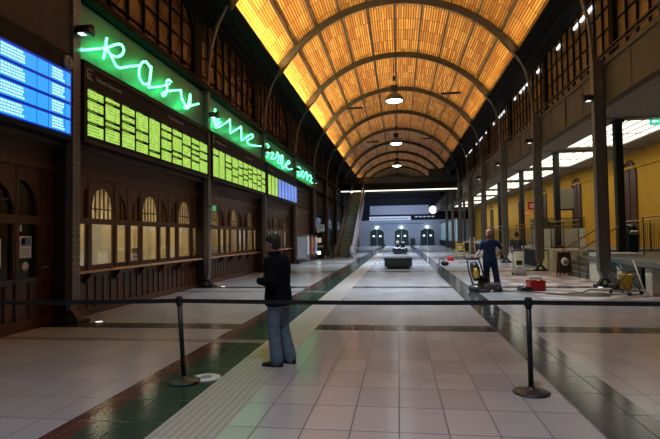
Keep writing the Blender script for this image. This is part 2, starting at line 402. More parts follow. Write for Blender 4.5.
# cornices, upper walls
for sd, nm in ((-1, 'left'), (1, 'right')):
    b = MB(); b.box(sd*5.72, sd*7.3, Y0, Y1, 9.93, 10.12)
    li = 5.61 if sd < 0 else 5.46; b.box(sd*li, sd*5.75, Y0, Y1, 9.90, 9.93); b.box(sd*li, sd*(li+0.015), Y0, Y1, 9.93, 9.96)
    b.box(sd*6.2, sd*7.0, Y0, Y1, 9.78, 9.93); b.box(sd*6.45, sd*6.55, Y0, Y1, 9.5, 9.58)
    struct('trim_%d' % (10 if sd < 0 else 11), b, M['mull'], 'dark cornice under the vault along the %s side' % nm)
b = MB()
b.box(-7.2, -6.95, Y0, Y1, 3.7, 6.95); b.box(-7.5, -7.3, Y0, Y1, 6.9, 13.5)
b.box(-6.95, -6.5, Y0, 9.2, 5.4, 6.95)
b.box(-6.95, -6.75, Y0, 2.2, 0, 3.7)
struct('wall_left', b, M['wall_dark'], 'dark upper wall over the ticket windows on the left')
b = MB()
b.box(-6.95, -6.4, Y0, Y1, 6.78, 6.95); b.box(-6.95, -6.42, 9.35, Y1, 5.34, 5.42)
struct('trim_12', b, M['mull'], 'dark sill rail under the left clerestory windows')
# clerestory windows (frame with lattice as parts)
def clerestory(idx, sd, y0, y1, xg, pane, label):
    t = thing('window_%d' % idx, label, 'window', kind='structure'); pw = 0.3 if sd < 0 else 0.16; a, c = y0+pw, y1-pw; z0, z1 = 6.95, 9.8
    f = MB()
    f.box(sd*(xg-0.12), sd*(xg+0.1), y0, a, z0, z1+0.1); f.box(sd*(xg-0.12), sd*(xg+0.1), c, y1, z0, z1+0.1)
    f.box(sd*(xg-0.10), sd*(xg+0.1), a, c, z0, z0+0.16)
    N = 16; cen = (a+c)/2; hw = (c-a)/2
    for i in range(N if sd < 0 else 0):                  # arched head
        u0, u1 = -1+2*i/N, -1+2*(i+1)/N
        h = lambda u: z1 - 0.95 + 0.93*math.sqrt(max(0, 1-abs(u)**3.2))
        p = [(cen+hw*u0, h(u0)), (cen+hw*u1, h(u1)), (cen+hw*u1, z1+0.12), (cen+hw*u0, z1+0.12)]
        f.prism(p, sd*(xg-0.09), sd*(xg+0.1), 'x')
    f.build('window_frame', M['mull'], t)
    p = MB(); p.box(sd*(xg+0.03), sd*(xg+0.06), a, c, z0+0.1, z1); p.build('pane', M[pane], t)
    g = MB(); n = 8 if sd < 0 else 10
    for i in range(1, n): y = a+(c-a)*i/n; w_ = 0.035 if i % (2 if sd < 0 else 5) == 0 else 0.015; g.box(sd*(xg-0.05), sd*(xg+0.02), y-w_, y+w_, z0+0.1, z1)
    for z in (7.55, 8.25, 8.95): g.box(sd*(xg-0.03), sd*(xg+0.02), a, c, z-0.015, z+0.015)
    for i in range(n if sd < 0 else 0):                  # thin diagonal braces
        ya, yb = a+(c-a)*i/n, a+(c-a)*(i+1)/n
        g.tube([(sd*(xg-0.02), ya, 7.1+(i % 2)*1.4), (sd*(xg-0.02), yb, 8.4-(i % 2)*0.2)], 0.012, 4)
    g.build('lattice', M['mull'], t)
    return t
wi = 1
for k in range(1, 11):
    clerestory(wi, -1, CY[k], CY[k+1], 6.95, 'win_left', 'smoky arched clerestory window high on the left, %s bay from the camera' % ORD[k-1]); wi += 1
for k in range(0, 11):
    tw = clerestory(wi, 1, CY[k], CY[k+1], 6.8, 'win_right', 'amber clerestory window high on the right, %s bay from the camera' % ORD[k]); wi += 1
    if k < 7:
        a, c = CY[k]+0.16, CY[k+1]-0.16
        for i in ((1, 4, 5, 6, 8) if k % 2 else (2, 3, 4, 7)):
            ya = a+(c-a)*(i+0.12)/10; yb = a+(c-a)*(i+0.85)/10
            q = MB(); q.box(6.76, 6.82, ya, yb, 9.42, 9.53); q.build('daylit_pane', M['bright_slot'], tw)
b = MB(); b.box(7.3, 7.5, Y0, Y1, 6.9, 13.5)
b.box(6.7, 7.3, Y0, Y1, 6.62, 6.95)
struct('wall_right', b, M['wall_dark'], 'outer skin behind the right clerestory windows')
# gallery fascia + soffit on the right
b = MB(); b.box(6.42, 6.62, Y0, Y1, 5.70, 6.86)
for y in CY:
    for d in (0, 3.58): b.box(6.38, 6.44, y+d-0.09, y+d+0.09, 5.70, 6.86)
    for d in (1.8, 5.3): b.box(6.405, 6.43, y+d-0.03, y+d+0.03, 5.74, 6.8)
b.box(6.36, 6.64, Y0, Y1, 6.80, 6.95); b.box(6.36, 6.64, Y0, Y1, 5.64, 5.72)
b.box(6.34, 6.36, Y0, Y1, 7.08, 7.12); b.box(6.34, 6.36, Y0, Y1, 7.22, 7.25)
for i in range(0, 60): b.box(6.34, 6.36, 2+i*1.2, 2.03+i*1.2, 6.95, 7.22)
struct('wall_gallery', b, M['gallery'], 'long olive brown fascia beam of the right gallery')
BC = [12.1 + 7.2*k for k in range(0, 10)]              # square black columns on the terrace
b = MB(); b.box(6.6, 8.2, Y0, Y1, 5.84, 6.0); b.box(10.7, 14.2, Y0, Y1, 5.84, 6.0)
pan = []
prev = Y0
for y in BC:
    b.box(8.2, 10.7, prev, y+0.25, 5.84, 6.0); prev = y+6.3 if y > 15 else y+0.2; pan.append((y+0.25, y+6.3)) if y > 15 else None
b.box(8.2, 10.7, prev, Y1, 5.84, 6.0)
for y in BC: b.box(6.6, 12.2, y-0.2, y+0.2, 5.78, 5.84)
struct('ceiling_terrace', b, M['soffit'], 'grey soffit over the raised terrace on the right')
for i, (a, c) in enumerate(pan[:8]):
    t = thing('ceiling_light_panel', 'large luminous glass ceiling panel over the terrace, %s from the camera' % ORD[i], 'ceiling light', (9.45, (a+c)/2, 5.86), group='luminous panels over the terrace')
    q = MB(); q.box(-1.22, 1.22, -(c-a)/2+.02, (c-a)/2-.02, 0.03, 0.06); q.build('diffuser', M['lightpanel'], t)
    q = MB()
    for j in range(1, 5): x = -1.22+2.44*j/5; q.box(x-0.022, x+0.022, -(c-a)/2, (c-a)/2, 0.01, 0.03)
    q.box(-1.22, 1.22, -0.02, 0.02, 0.01, 0.03)
    q.build('glazing_bar', M['gallery'], t)
# yellow wall
b = MB(); b.box(12.2, 12.4, Y0, Y1, 0.0, 5.9)
b.box(12.1, 12.2, Y0, Y1, 5.0, 5.12)
struct('wall_yellow', b, M['yellow'], 'ochre yellow wall at the back of the terrace')
for i in range(9):
    yc = 20.3 + 7.85*i
    t = thing('window_%d' % wi, 'tall dark arched window in the yellow wall, %s from the camera' % ORD[i], 'window', (12.2, yc, 0.85), kind='structure'); wi += 1
    pts = [(-0.72, 0), (0.72, 0)] + [(0.72*math.cos(PI*j/12), 3.8+0.72*math.sin(PI*j/12)) for j in range(13)]
    q = MB(); q.prism(pts, -0.03, 0.0, 'x'); q.build('pane', M['wood2'], t)
    q = MB()
    path = [(-0.04, -0.78, 0), (-0.04, -0.78, 3.8)] + [(-0.04, 0.78*math.cos(PI*j/12), 3.8+0.78*math.sin(PI*j/12)) for j in range(12, -1, -1)] + [(-0.04, 0.78, 0)]
    q.tube(path, 0.07, 6, smooth=False); q.box(-0.06, -0.02, -0.03, 0.03, 0, 4.5); q.box(-0.06, -0.02, -0.72, 0.72, 2.4, 2.48); q.box(-0.06, -0.02, -0.72, 0.72, 1.2, 1.26)
    q.build('window_frame', M['wood2'], t)
# terrace slab, stairs gap at Y 18.3..22.2
def terrace(name, a, c, lab):
    b = MB(); b.box(6.48, 12.2, a, c, 0.70, 0.86, 0); b.box(6.40, 6.75, a, c, 0.74, 0.88, 0)
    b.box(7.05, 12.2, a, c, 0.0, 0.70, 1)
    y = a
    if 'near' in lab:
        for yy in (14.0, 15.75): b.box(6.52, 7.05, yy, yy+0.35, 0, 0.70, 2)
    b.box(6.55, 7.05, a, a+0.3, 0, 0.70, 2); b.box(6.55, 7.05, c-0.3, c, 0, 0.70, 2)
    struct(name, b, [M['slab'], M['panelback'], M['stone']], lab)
terrace('trim_13', Y0, 18.2, 'raised terrace slab with dark recess below, near the camera on the right')
b = MB(); b.box(6.5, 7.9, 22.3, 22.9, 0, 0.98, 2, bev=0.02); b.box(6.5, 7.9, 17.4, 18.25, 0, 0.98, 2, bev=0.02)
for yy in (24.3, 28.9, 31.2, 35.6, 38.4, 42.5): b.box(6.85, 7.2, yy, yy+1.8, 0, 0.95, 2, bev=0.02)
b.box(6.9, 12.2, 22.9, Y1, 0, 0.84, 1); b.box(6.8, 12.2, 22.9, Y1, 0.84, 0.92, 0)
b.box(7.95, 12.2, 18.2, 22.3, 0, 0.86, 0)
struct('trim_14', b, [M['slab'], M['panelback'], M['stone']], 'stone flanks and terrace edge beyond the steps')
b = MB()
for i in range(5): b.box(6.7+0.25*i, 7.95, 18.25, 22.3, 0.0, 0.172*(i+1))
struct('trim_15', b, M['slab'], 'stone steps up to the terrace')
# back wall
b = MB(); b.box(-7, 14, 87.0, 87.3, 0, 4.4, 0); b.box(-7, 14, 87.3, 87.6, 4.4, 8.3, 1); b.box(-7, 14, 91.8, 92, 0, 14, 2)
struct('wall_back', b, [M['bluewall'], M['panelback'], M['wall_dark']], 'pale blue grey far wall behind the three doors')

# ================================================================== STEEL COLUMNS and ARCHES
def column_parts(t, sd, rivets=True):
    # local x = 0 is inner face, +x away from the hall (mirrored by sd)
    g = lambda a, b_: (sd*a, sd*b_)
    f = MB(); f.box(*g(0, 0.16 if sd < 0 else 0.30), -0.12, 0.12, 0.52, 7.05)
    f.prism([(sd*0.0, 0.52), (sd*0.30, 0.52), (sd*0.22, 0.27), (sd*0.11, 0.27)] if sd > 0 else [(0, 0.52), (-0.16, 0.52), (-0.13, 0.27), (-0.05, 0.27)], -0.12, 0.12, 'y')
    f.build('shaft', M['column'], t)
    w_ = 0.36 if sd > 0 else 0.40
    f = MB(); f.box(*g(0.30 if sd > 0 else 0.16, 0.33 if sd > 0 else 0.42), -0.13, 0.13, 0.0 if sd < 0 else 0.55, 6.9 if sd < 0 else 5.7); f.build('web', M['column_dark'], t)
    f = MB(); cx = sd*(0.18 if sd > 0 else 0.1)
    for s_ in (-1, 1):
        f.prism([(cx-0.05*0-0.02+s_*0.04, 0.27), (cx+0.02+s_*0.04, 0.27), (cx+0.05+s_*0.17, 0.06), (cx-0.05+s_*0.17, 0.06)], -0.1, 0.1, 'y')
    f.box(cx-0.27, cx+0.27, -0.2, 0.2, 0.0, 0.06); f.lathe([(0.05, -0.16), (0.05, 0.16)], (cx, 0, 0.24), 10, axis='y')
    f.build('hinge_foot', M['column_dark'], t)
    if sd < 0:
        f = MB()
        for i in range(54):
            z = 0.6 + i*0.12
            for y in (-0.085, 0.085):
                f.lathe([(0.014, 0), (0.010, 0.009), (0, 0.011)], (0, y, z), 6, axis='x')
        f.build('rivets', M['alu'], t)['kind'] = 'stuff'
    # curved bracket running up into the arch
    top = [(0, 7.0), (-0.03, 7.6), (-0.12, 8.3), (-0.36, 9.1), (-0.70, 9.75), (-1.08, 10.15)] if sd < 0 else [(0, 7.0), (-0.02, 7.6), (-0.08, 8.3), (-0.26, 9.1), (-0.56, 9.75), (-0.9, 10.12)]
    f = MB(); pts = []; P2 = []
    for i, (x, z) in enumerate(top):
        pts.append((x, z)); dw = 0.10 - 0.03*i/5; P2.append((x+dw, z-0.02*i))
    for i in range(len(top)-1):
        a, b_, c, d = pts[i], pts[i+1], P2[i+1], P2[i]
        f.prism([(sd*a[0], a[1]), (sd*b_[0], b_[1]), (sd*c[0], c[1]), (sd*d[0], d[1])], -0.07, 0.07, 'y')
    f.build('curved_bracket', M['column'], t)
side_note = ['between the blue board and the first green board', 'between the first and second green boards', 'between the second and third green boards', 'beyond the third green board']
cl0 = thing('steel_column', 'riveted grey steel column on the left, between the blue board and the first green board', 'column', (-6.45, CY[1], 0), group='left steel columns')
column_parts(cl0, -1)
for k in range(2, 12):
    lab = 'riveted steel column on the left, %s' % side_note[k-1] if k < 5 else 'steel column on the left side of the hall, %s from the camera' % ORD[k-1]
    dup(cl0, (-6.45, LY[k], 0), label=lab)
cr0 = thing('steel_column', 'grey steel column on the right with hinged foot, beside the mop trolley', 'column', (6.08, CY[2], 0), group='right steel columns')
column_parts(cr0, 1)
for k in range(3, 10):
    dup(cr0, (6.08, CY[k]-0.15, 0), label='grey steel column on the right side of the hall, %s from the camera' % ORD[k-2])
dup(cr0, (6.08, CY[1], 0), label='grey steel column on the right just outside the view, nearest the camera')

def arch_parts(t):
    N = 44; rb = MB()
    for r0, r1, hw in ((RAD-0.33, RAD-0.30, 0.075), (RAD-0.31, RAD-0.05, 0.025), (RAD-0.08, RAD-0.03, 0.075)):
        vs = []; fs = []
        for i in range(N+1):
            tt = -TH*1.0 + 2*TH*i/N
            taper = 1.0
            for (r, y) in ((r0, -hw), (r0, hw), (r1, hw), (r1, -hw)):
                x, z = vp(tt, r); vs.append((x, y, z))
        for i in range(N):
            for j in range(4): j2 = (j+1) % 4; fs.append((4*i+j, 4*i+j2, 4*i+4+j2, 4*i+4+j))
        fs += [(3, 2, 1, 0), (4*N, 4*N+1, 4*N+2, 4*N+3)]
        rb.add(vs, fs)
    rb.build('rib', M['rib'], t)
    for s_ in (-1, 1):                                  # gusset at each springing
        b = MB(); pts = [vp(TH*0.97, RAD-0.38), vp(TH*0.84, RAD-0.38), vp(TH*0.86, RAD-0.05), vp(TH*1.0, RAD-0.02), (5.75, 9.75), (5.62, 9.55)]
        b.prism([(s_*x, z) for x, z in pts], -0.05, 0.05, 'y'); b.build('gusset', M['rib'], t)
a0 = thing('roof_arch', 'steel roof arch of the vault, first from the camera', 'arch', (0, CY[1], 0), group='steel roof arches')
arch_parts(a0)
for k in range(2, 12):
    dup(a0, (0, CY[k]-0.05, 0), label='steel roof arch of the vault, %s from the camera' % ORD[k-1])

# black square columns on the terrace
b0 = None
for i, y in enumerate(BC[:8]):
    lab = 'black square column standing on the terrace, %s from the camera' % ORD[i]
    if b0 is None:
        b0 = thing('square_column', lab, 'column', (8.0, y, 0.86), group='black terrace columns')
        q = MB(); q.box(-0.13, 0.13, -0.13, 0.13, 0.12, 4.80, bev=0.015); q.build('shaft', M['blackcol'], b0)
        q = MB(); q.box(-0.21, 0.21, -0.21, 0.21, 0, 0.12, bev=0.01); q.build('base', M['blackcol'], b0)
        q = MB(); q.box(-0.18, 0.18, -0.18, 0.18, 4.80, 4.92, bev=0.01); q.build('capital', M['blackcol'], b0)
    else: dup(b0, (8.0, y, 0.86 if y < 22 else 0.92), label=lab)

# ================================================================== LEFT TICKET FRONTS
WX = -6.88                     # face of the panelling
def spandrel(m, a, c, top, ztop, zb, x0, x1, n=12):
    for i in range(n):
        ya, yb = a+(c-a)*i/n, a+(c-a)*(i+1)/n
        m.prism([(ya, top((ya-a)/(c-a))), (yb, top((yb-a)/(c-a))), (yb, ztop), (ya, ztop)], x0, x1, 'x')
WIDE = [(1.16, 2.0), (3.41, 4.24), (5.64, 6.48)]
NARR = [(0.58, 0.96, 1), (2.18, 2.60, -1), (2.80, 3.22, 1), (4.42, 4.84, -1), (5.03, 5.44, 1), (6.64, 7.0, -1)]
def ticket_front(y0, y1, label, blinds, light, lcol):
    t = thing('ticket_counter_front', label, 'ticket windows', (0, y0, 0), group='ticket office fronts')
    L = y1-y0; f = MB()
    ops = sorted([(a, c) for a, c in WIDE] + [(a, c) for a, c, _ in NARR])
    z0, z1, z2, z3 = 1.10, 2.02, 2.15, 2.98
    f.box(WX-0.05, WX-0.02, 0, L, 0, 0.95)                                  # plinth boarding
    for i in range(int(L/0.3)): f.box(WX-0.02, WX+0.005, 0.1+i*0.3, 0.1+i*0.3+0.045, 0.14, 0.86)
    f.box(WX-0.02, WX+0.02, 0, L, 0, 0.16); f.box(WX-0.02, WX+0.02, 0, L, 0.84, 0.95)
    prev = 0.0
    for a, c in ops + [(L, L)]:
        f.box(WX-0.05, WX+0.0, prev, a, 0.95, z3+.14)
        if a - prev > 0.1: f.box(WX, WX+0.015, prev+0.04, a-0.04 if a < L else a-0.1, 1.0, z3)
        prev = c
    f.box(WX-0.05, WX, 0, L, 0.95, z0); f.box(WX-0.05, WX+0.03, 0, L, z1, z2)
    f.box(WX-0.12, WX+0.06, 0, L, z3+0.10, z3+0.24); f.box(WX-0.12, WX+0.10, 0, L, z3+0.24, z3+0.30)
    for a, c in WIDE: spandrel(f, a, c, lambda u: 2.45+0.40*(max(0, 1-abs(2*u-1)**2.4))**0.5, z3+0.12, 0, WX-0.05, WX)
    for a, c, s_ in NARR:
        top = (lambda u: 2.18+0.62*math.sqrt(max(0, 1-u*u))) if s_ < 0 else (lambda u: 2.18+0.62*math.sqrt(max(0, 1-(1-u)**2)))
        spandrel(f, a, c, top, z3+0.12, 0, WX-0.05, WX)
    f.build('panelling', M['wood'], t)
    q = MB(); q.box(WX-0.14, WX-0.03, 0, L, z3+0.30, 3.72); q.box(WX-0.05, WX+0.2, 0, L, 3.6, 3.70); q.build('frieze', M['frieze'], t)
    for a, c in WIDE:                                                   # glazing bars in the arched lights
        q = MB()
        for j in range(1, 5): y = a+(c-a)*j/5; q.box(WX-0.045, WX-0.02, y-0.014, y+0.014, z2, 2.85)
        q.box(WX-0.045, WX-0.02, a, c, 2.36, 2.39); q.build('glazing_bars', M['wood'], t)
    for a, c, s_ in NARR:
        y = (a+c)/2; q = MB(); q.box(WX-0.045, WX-0.02, y-0.014, y+0.014, z2, 2.7); q.build('glazing_bar', M['wood'], t)
    for a, c in ops:
        q = MB(); q.box(WX-0.035, WX-0.03, a, c, z0, z1); q.build('window_pane', M['glass'], t)
    for a, c in ops: q = MB(); q.box(WX-0.05, WX-0.046, a, c, z2, 2.87); q.build('arched_pane', M['glass'] if c-a > 0.6 else M['win_left'], t)  # narrow panes get dark opaque glass so that they look unlit
    q = MB(); q.box(WX-0.05, WX+0.22, 0.3, L-0.05, 0.945, 0.99, bev=0.008); q.build('counter_ledge', M['ledge'], t)
    for i in range(6):
        y = 0.9+i*1.15; q = MB(); q.prism([(WX, 0.945), (WX+0.19, 0.945), (WX+0.17, 0.90), (WX+0.03, 0.72), (WX, 0.70)], y-0.03, y+0.03, 'y'); q.build('bracket', M['wood'], t)
    for (i, full, mm) in blinds:
        a, c = ops[i]; q = MB(); n = 8
        zb = z1-(z1-z0)*full
        for j in range(n):
            ya, yb = a+(c-a)*j/n, a+(c-a)*(j+1)/n; o = 0.006*(j % 2); o2 = 0.006*((j+1) % 2)
            q.add([(WX-0.075+o, ya, zb), (WX-0.075+o2, yb, zb), (WX-0.075+o2, yb, z1), (WX-0.075+o, ya, z1)], [(0, 1, 2, 3)])
        q.box(WX-0.08, WX-0.065, a, c, zb-0.015, zb+0.005); q.build('roller_blind', M[mm], t)
    # the office behind
    r = MB(); r.box(-9.6, -9.5, 0, L, 0, 3.6); r.box(-9.6, WX-0.2, 0, L, 3.45, 3.6); r.box(-9.6, WX-0.2, 0, L, 0, 0.05)
    r.box(-9.6, WX-0.2, 0, 0.08, 0, 3.5); r.box(-9.6, WX-0.2, L-0.08, L, 0, 3.5)
    for yy in (2.3, 4.55): r.box(-9.5, WX-0.9, yy, yy+0.05, 0, 2.3)
    r.build('office_walls', M['cream'], t)
    r = MB(); r.box(-8.3, -8.2, 0.5, L-0.5, 3.36, 3.42); r.build('office_tube_light', M['tube_warm'], t)
    area('office_light', (-8.2, y0+L/2, 3.33), (0, 0, 0), 0.5, L-1.2, light, lcol)
    return t
ticket_front(CY[1], CY[2], 'dark wooden ticket office front with lit arched windows under the first green board', [(1, 1.0, 'blind'), (2, .08, 'blind'), (4, .14, 'blind'), (3, .1, 'blind'), (7, .16, 'blind'), (0, 1, 'blind')], 115, (1.0, 0.88, 0.60))
ticket_front(CY[2], CY[3], 'dark wooden ticket office front with drawn cream blinds under the second green board', [(1, 1, 'blindlit'), (2, 1, 'blind'), (3, 1, 'blindlit'), (4, 1, 'blindlit'), (5, .5, 'blind'), (6, 1, 'blind'), (7, 1, 'blindlit')], 85, (1.0, 0.88, 0.62))
ticket_front(CY[3], CY[4], 'dark wooden ticket office front with drawn blinds under the third green and blue board', [(1, 1, 'blind'), (2, 1, 'blindlit'), (3, 1, 'blind'), (4, 1, 'blindlit'), (6, 1, 'blind'), (7, 1, 'blind')], 80, (1.0, 0.86, 0.62))

# doors bay at far left, beside the camera
t = thing('door_1', 'dark mahogany double doors with glass panes under the blue board', 'door', (0, CY[0], 0), kind='structure')
f = MB(); L = PITCH
f.box(WX-0.12, WX-0.02, 0, L, 0, 0.93); f.box(WX-0.02, WX+0.02, 0, L, 0, 0.2)
f.box(WX-0.12, WX+0.04, 0, L, 0.9, 0.97)
for a, c in ((0, 4.25), (6.0, 6.14), (6.61, 7.15)): f.box(WX-0.12, WX, a, c, 0.93, 3.1)
f.box(WX-0.12, WX+0.02, 0, L, 1.98, 2.14); f.box(WX-0.12, WX+0.06, 0, L, 3.06, 3.2)
for i in range(23): f.box(WX-0.02, WX+0.01, 0.1+i*0.3, 0.15+i*0.3, 0.22, 0.86)
f.box(WX-0.02, WX+0.012, 6.05, 6.09, 0.2, 3.1); f.box(WX, WX+0.03, 6.66, 6.70, 1.0, 1.95); f.box(WX, WX+0.03, 6.85, 6.9, 0.2, 3.05)
f.box(WX, WX+0.03, 6.66, 6.70, 2.2, 3.05)
spandrel(f, 4.25, 6.0, lambda u: 2.30+0.52*math.sqrt(max(0, 1-(2*u-1)**2)), 3.1, 0, WX-0.12, WX)
spandrel(f, 6.14, 6.61, lambda u: 2.18+0.62*math.sqrt(max(0, 1-u*u)), 3.1, 0, WX-0.12, WX)
f.build('door_frame', M['wood'], t)
for a, c, z0_, z1_ in ((4.25, 6.0, 0.97, 1.98), (6.14, 6.61, 0.97, 1.98), (4.25, 6.0, 2.14, 2.85), (6.14, 6.61, 2.14, 2.85)):
    q = MB(); q.box(WX-0.08, WX-0.06, a, c, z0_, z1_); q.build('pane', M['blackgloss'], t)
q = MB(); q.box(WX-0.06, WX-0.04, 5.10, 5.15, 0.97, 2.8); q.box(WX-0.06, WX-0.04, 4.25, 6.0, 2.4, 2.43); q.build('glazing_bars', M['wood'], t)
q = MB(); q.box(WX+0.0, WX+0.03, 6.74, 6.86, 1.13, 1.17, bev=0.01); q.tube([(WX+0.03, 6.76, 1.15), (WX+0.07, 6.78, 1.15), (WX+0.07, 6.86, 1.15)], 0.012, 6); q.build('door_handle', M['chrome'], t)
q = MB(); q.box(WX-0.14, WX-0.03, 0, L, 3.2, 3.72); q.box(WX-0.05, WX+0.2, 0, L, 3.55, 3.64); q.build('frieze', M['frieze'], t)
o = MB(); o.box(WX-0.055, WX-0.045, 6.21, 6.50, 1.34, 1.75, 0); o.box(WX-0.045, WX-0.042, 6.23, 6.48, 1.57, 1.73, 1); o.box(WX-0.045, WX-0.042, 6.25, 6.34, 1.60, 1.70, 2)
for i in range(5): o.box(WX-0.045, WX-0.042, 6.23, 6.46-0.03*(i % 2), 1.34+i*0.04, 1.352+i*0.04, 3)
tag(o.build('poster', [M['paper'], mat('poster blue picture', (0.10, 0.2, 0.45), 0.5), mat('poster red picture', (0.5, 0.12, 0.06), 0.5), mat('poster print grey', (0.35, 0.35, 0.38), 0.6)]), 'paper poster with a blue and red picture stuck on the door glass', 'poster')
bpy.data.objects['poster'].location = (0, CY[0], 0)
def sticker(name, lab, y, z, w_, h, rnd, mm='paper'):
    q = MB()
    if rnd: q.lathe([(w_, 0), (w_, 0.006)], (0, 0, 0), 20, axis='x')
    else:
        q.box(0, 0.006, -w_/2, w_/2, -h/2, h/2)
    o = q.build(name, M[mm]); o.location = (WX-0.058, CY[0]+y, z); return tag(o, lab, 'sticker')
sticker('round_sticker', 'round white sticker below the poster on the door glass', 6.36, 1.18, 0.085, 0, True)
sticker('small_notice', 'small white notice above the poster on the door glass', 6.24, 1.90, 0.06, 0.12, False)
sticker('wall_notice', 'pale green notice on the dark glass at the left picture edge', 5.72, 1.45, 0.12, 0.5, False)

# wall of bay E, shopfronts further on
b = MB(); b.box(-6.98, WX, CY[4], CY[5], 0, 3.7)
for z in (0.5, 1.0, 1.5, 2.6, 3.1): b.box(WX, WX+0.012, CY[4], CY[5], z, z+0.02)
for z in (4.0, 4.35, 4.7, 5.05): b.box(-6.95, -6.93, CY[4], CY[5], z, z+0.03)
struct('wall_left_lower', b, M['wood2'], 'brown panelled wall behind the vending machines')
for k in range(5, 11):
    t = thing('shop_front', 'dark teal glazed shop front on the left, %s beyond the vending machines' % ORD[k-5], 'shop front', (0, CY[k], 0), group='glazed shop fronts')
    f = MB(); f.box(-6.98, -6.9, 0.2, PITCH-0.2, 0.1, 3.6); f.build('shop_glass', M['teal'], t)
    f = MB()
    for y in (0, 1.7, 3.5, 5.3, PITCH-0.1): f.box(-7.0, -6.82, y, y+0.1, 0, 3.7)
    f.box(-7.0, -6.82, 0, PITCH, 2.3, 2.42); f.box(-7.0, -6.82, 0, PITCH, 3.55, 3.72); f.box(-7.0, -6.82, 0, PITCH, 0, 0.12)
    f.build('shop_frame', M['column_dark'], t)
    f = MB(); f.box(-6.9, -6.8, 1.0, 6.2, 2.5, 3.3); f.build('fascia_sign', M['teal'], t)
    if k == 5:
        q = MB(); q.box(-6.86, -6.82, 3.7, 4.3, 0.6, 2.2)
        tag(q.build('lit_advert', mat('amber backlit advert', (0.5, 0.3, 0.1), 0.5, em=(1.0, 0.5, 0.12), es=0.5)), 'tall amber lit advert on the first shop front', 'advert').location = (0, CY[5], 0)

# ================================================================== BOARDS
BX = -6.42
def text(s, size, loc, rot, m, parent, name='lettering', ext=0.002):
    c = bpy.data.curves.new(name, 'FONT'); c.body = s; c.size = size; c.extrude = ext
    o = bpy.data.objects.new(name, c); COL.objects.link(o); o.location = loc; o.rotation_euler = rot
    o.data.materials.append(m)
    dg = bpy.context.evaluated_depsgraph_get(); me = bpy.data.meshes.new_from_object(o.evaluated_get(dg)); bpy.data.objects.remove(o)
    o = bpy.data.objects.new(name, me); COL.objects.link(o); o.location = loc; o.rotation_euler = rot; o.parent = parent; return o
TR = (PI/2, 0, PI/2)
M['hdr'] = mat('board header print', (0.35, 0.36, 0.36), 0.6)
def cellmat(name, c1, c2, rows, strength):
    m = bpy.data.materials.new(name); n, l = nt(m); p = n['Principled BSDF']
    tc = n.new('ShaderNodeTexCoord'); sp = n.new('ShaderNodeSeparateXYZ'); l.new(tc.outputs['Object'], sp.inputs[0])
    fr = math_node(n, l, 'FRACT', math_node(n, l, 'MULTIPLY', sp.outputs[2], rows))
    g = math_node(n, l, 'GREATER_THAN', fr, 0.55)
    nz = n.new('ShaderNodeTexNoise'); mp = n.new('ShaderNodeMapping'); mp.inputs['Scale'].default_value = (1, 9, 5)
    l.new(tc.outputs['Object'], mp.inputs[0]); l.new(mp.outputs[0], nz.inputs[0]); nz.inputs['Scale'].default_value = 1.0
    g2 = math_node(n, l, 'MULTIPLY', g, math_node(n, l, 'GREATER_THAN', nz.outputs[0], 0.47))
    mx = n.new('ShaderNodeMix'); mx.data_type = 'RGBA'; mx.inputs['A'].default_value = (*c1, 1); mx.inputs['B'].default_value = (*c2, 1)
    l.new(g2, mx.inputs[0]); l.new(mx.outputs['Result'], p.inputs['Emission Color']); p.inputs['Emission Strength'].default_value = strength
    p.inputs['Base Color'].default_value = (0.02, 0.02, 0.02, 1); p.inputs['Roughness'].default_value = 0.3
    return m
M['cell'] = cellmat('green timetable cells', (0.45, 0.76, 0.12), (0.22, 0.42, 0.05), 15, 1.0)
M['cellblue'] = cellmat('blue timetable cells', (0.16, 0.28, 0.85), (0.10, 0.20, 0.65), 26, 1.0)
M['cellhead'] = mat('dim cell heading', (0.02, 0.02, 0.02), 0.4, em=(0.2, 0.35, 0.05), es=0.5)
def board(label, y0, y1, cols, splits, headers, seed, zb=3.86, zt=4.88):
    t = thing('timetable_board', label, 'board', (BX, y0, 3.72), group='timetable boards')
    f = MB(); f.box(-0.30, 0.0, 0, y1-y0, 0, 1.64, bev=0.02); f.build('housing', M['panelback'], t)
    f = MB(); f.box(-0.0, 0.03, 0, y1-y0, -0.02, 0.05); f.box(0, 0.03, 0, y1-y0, 1.58, 1.64); f.box(0, 0.03, 0, 0.05, 0, 1.6); f.box(0, 0.03, y1-y0-0.05, y1-y0, 0, 1.6)
    f.build('bezel', M['column_dark'], t)
    rnd = random.Random(seed)
    for i, (a, c) in enumerate(cols):
        q = MB(); zs = splits[i]
        segs = [0.0] + zs + [1.0]
        for j in range(len(segs)-1):
            za = zb-3.72+(zt-zb)*segs[j]; zc = zb-3.72+(zt-zb)*segs[j+1]
            q.box(0, 0.014, a-y0, c-y0, za, zc-0.075 if j < len(segs)-2 else zc-0.05, 0)
            q.box(0, 0.012, a-y0+0.02, a-y0+(c-a)*0.55, zc-0.055 if j < len(segs)-2 else zc-0.04, zc-0.03 if j < len(segs)-2 else zc-0.02, 1)
        blue = i >= 3 and 'blue' in label
        q.build('timetable_column', [M['cellblue'] if blue else M['cell'], M['cellhead']], t)
    for (yy, s_) in headers: text(s_, 0.12, (0.004, yy-y0, 1.38), TR, M['hdr'], t)
    q = MB(); q.box(0, 0.01, 0.12, 0.32, 1.34, 1.36); q.box(0, 0.01, 0.12, 0.14, 1.34, 1.56); q.box(0, 0.01, 0.12, 0.32, 1.54, 1.56); q.box(0, 0.01, 0.16, 0.26, 1.44, 1.46); q.box(0, 0.01, 0.16, 0.24, 1.38, 1.40)
    q.build('pictogram', M['hdr'], t)
    return t
k_ = 1.016
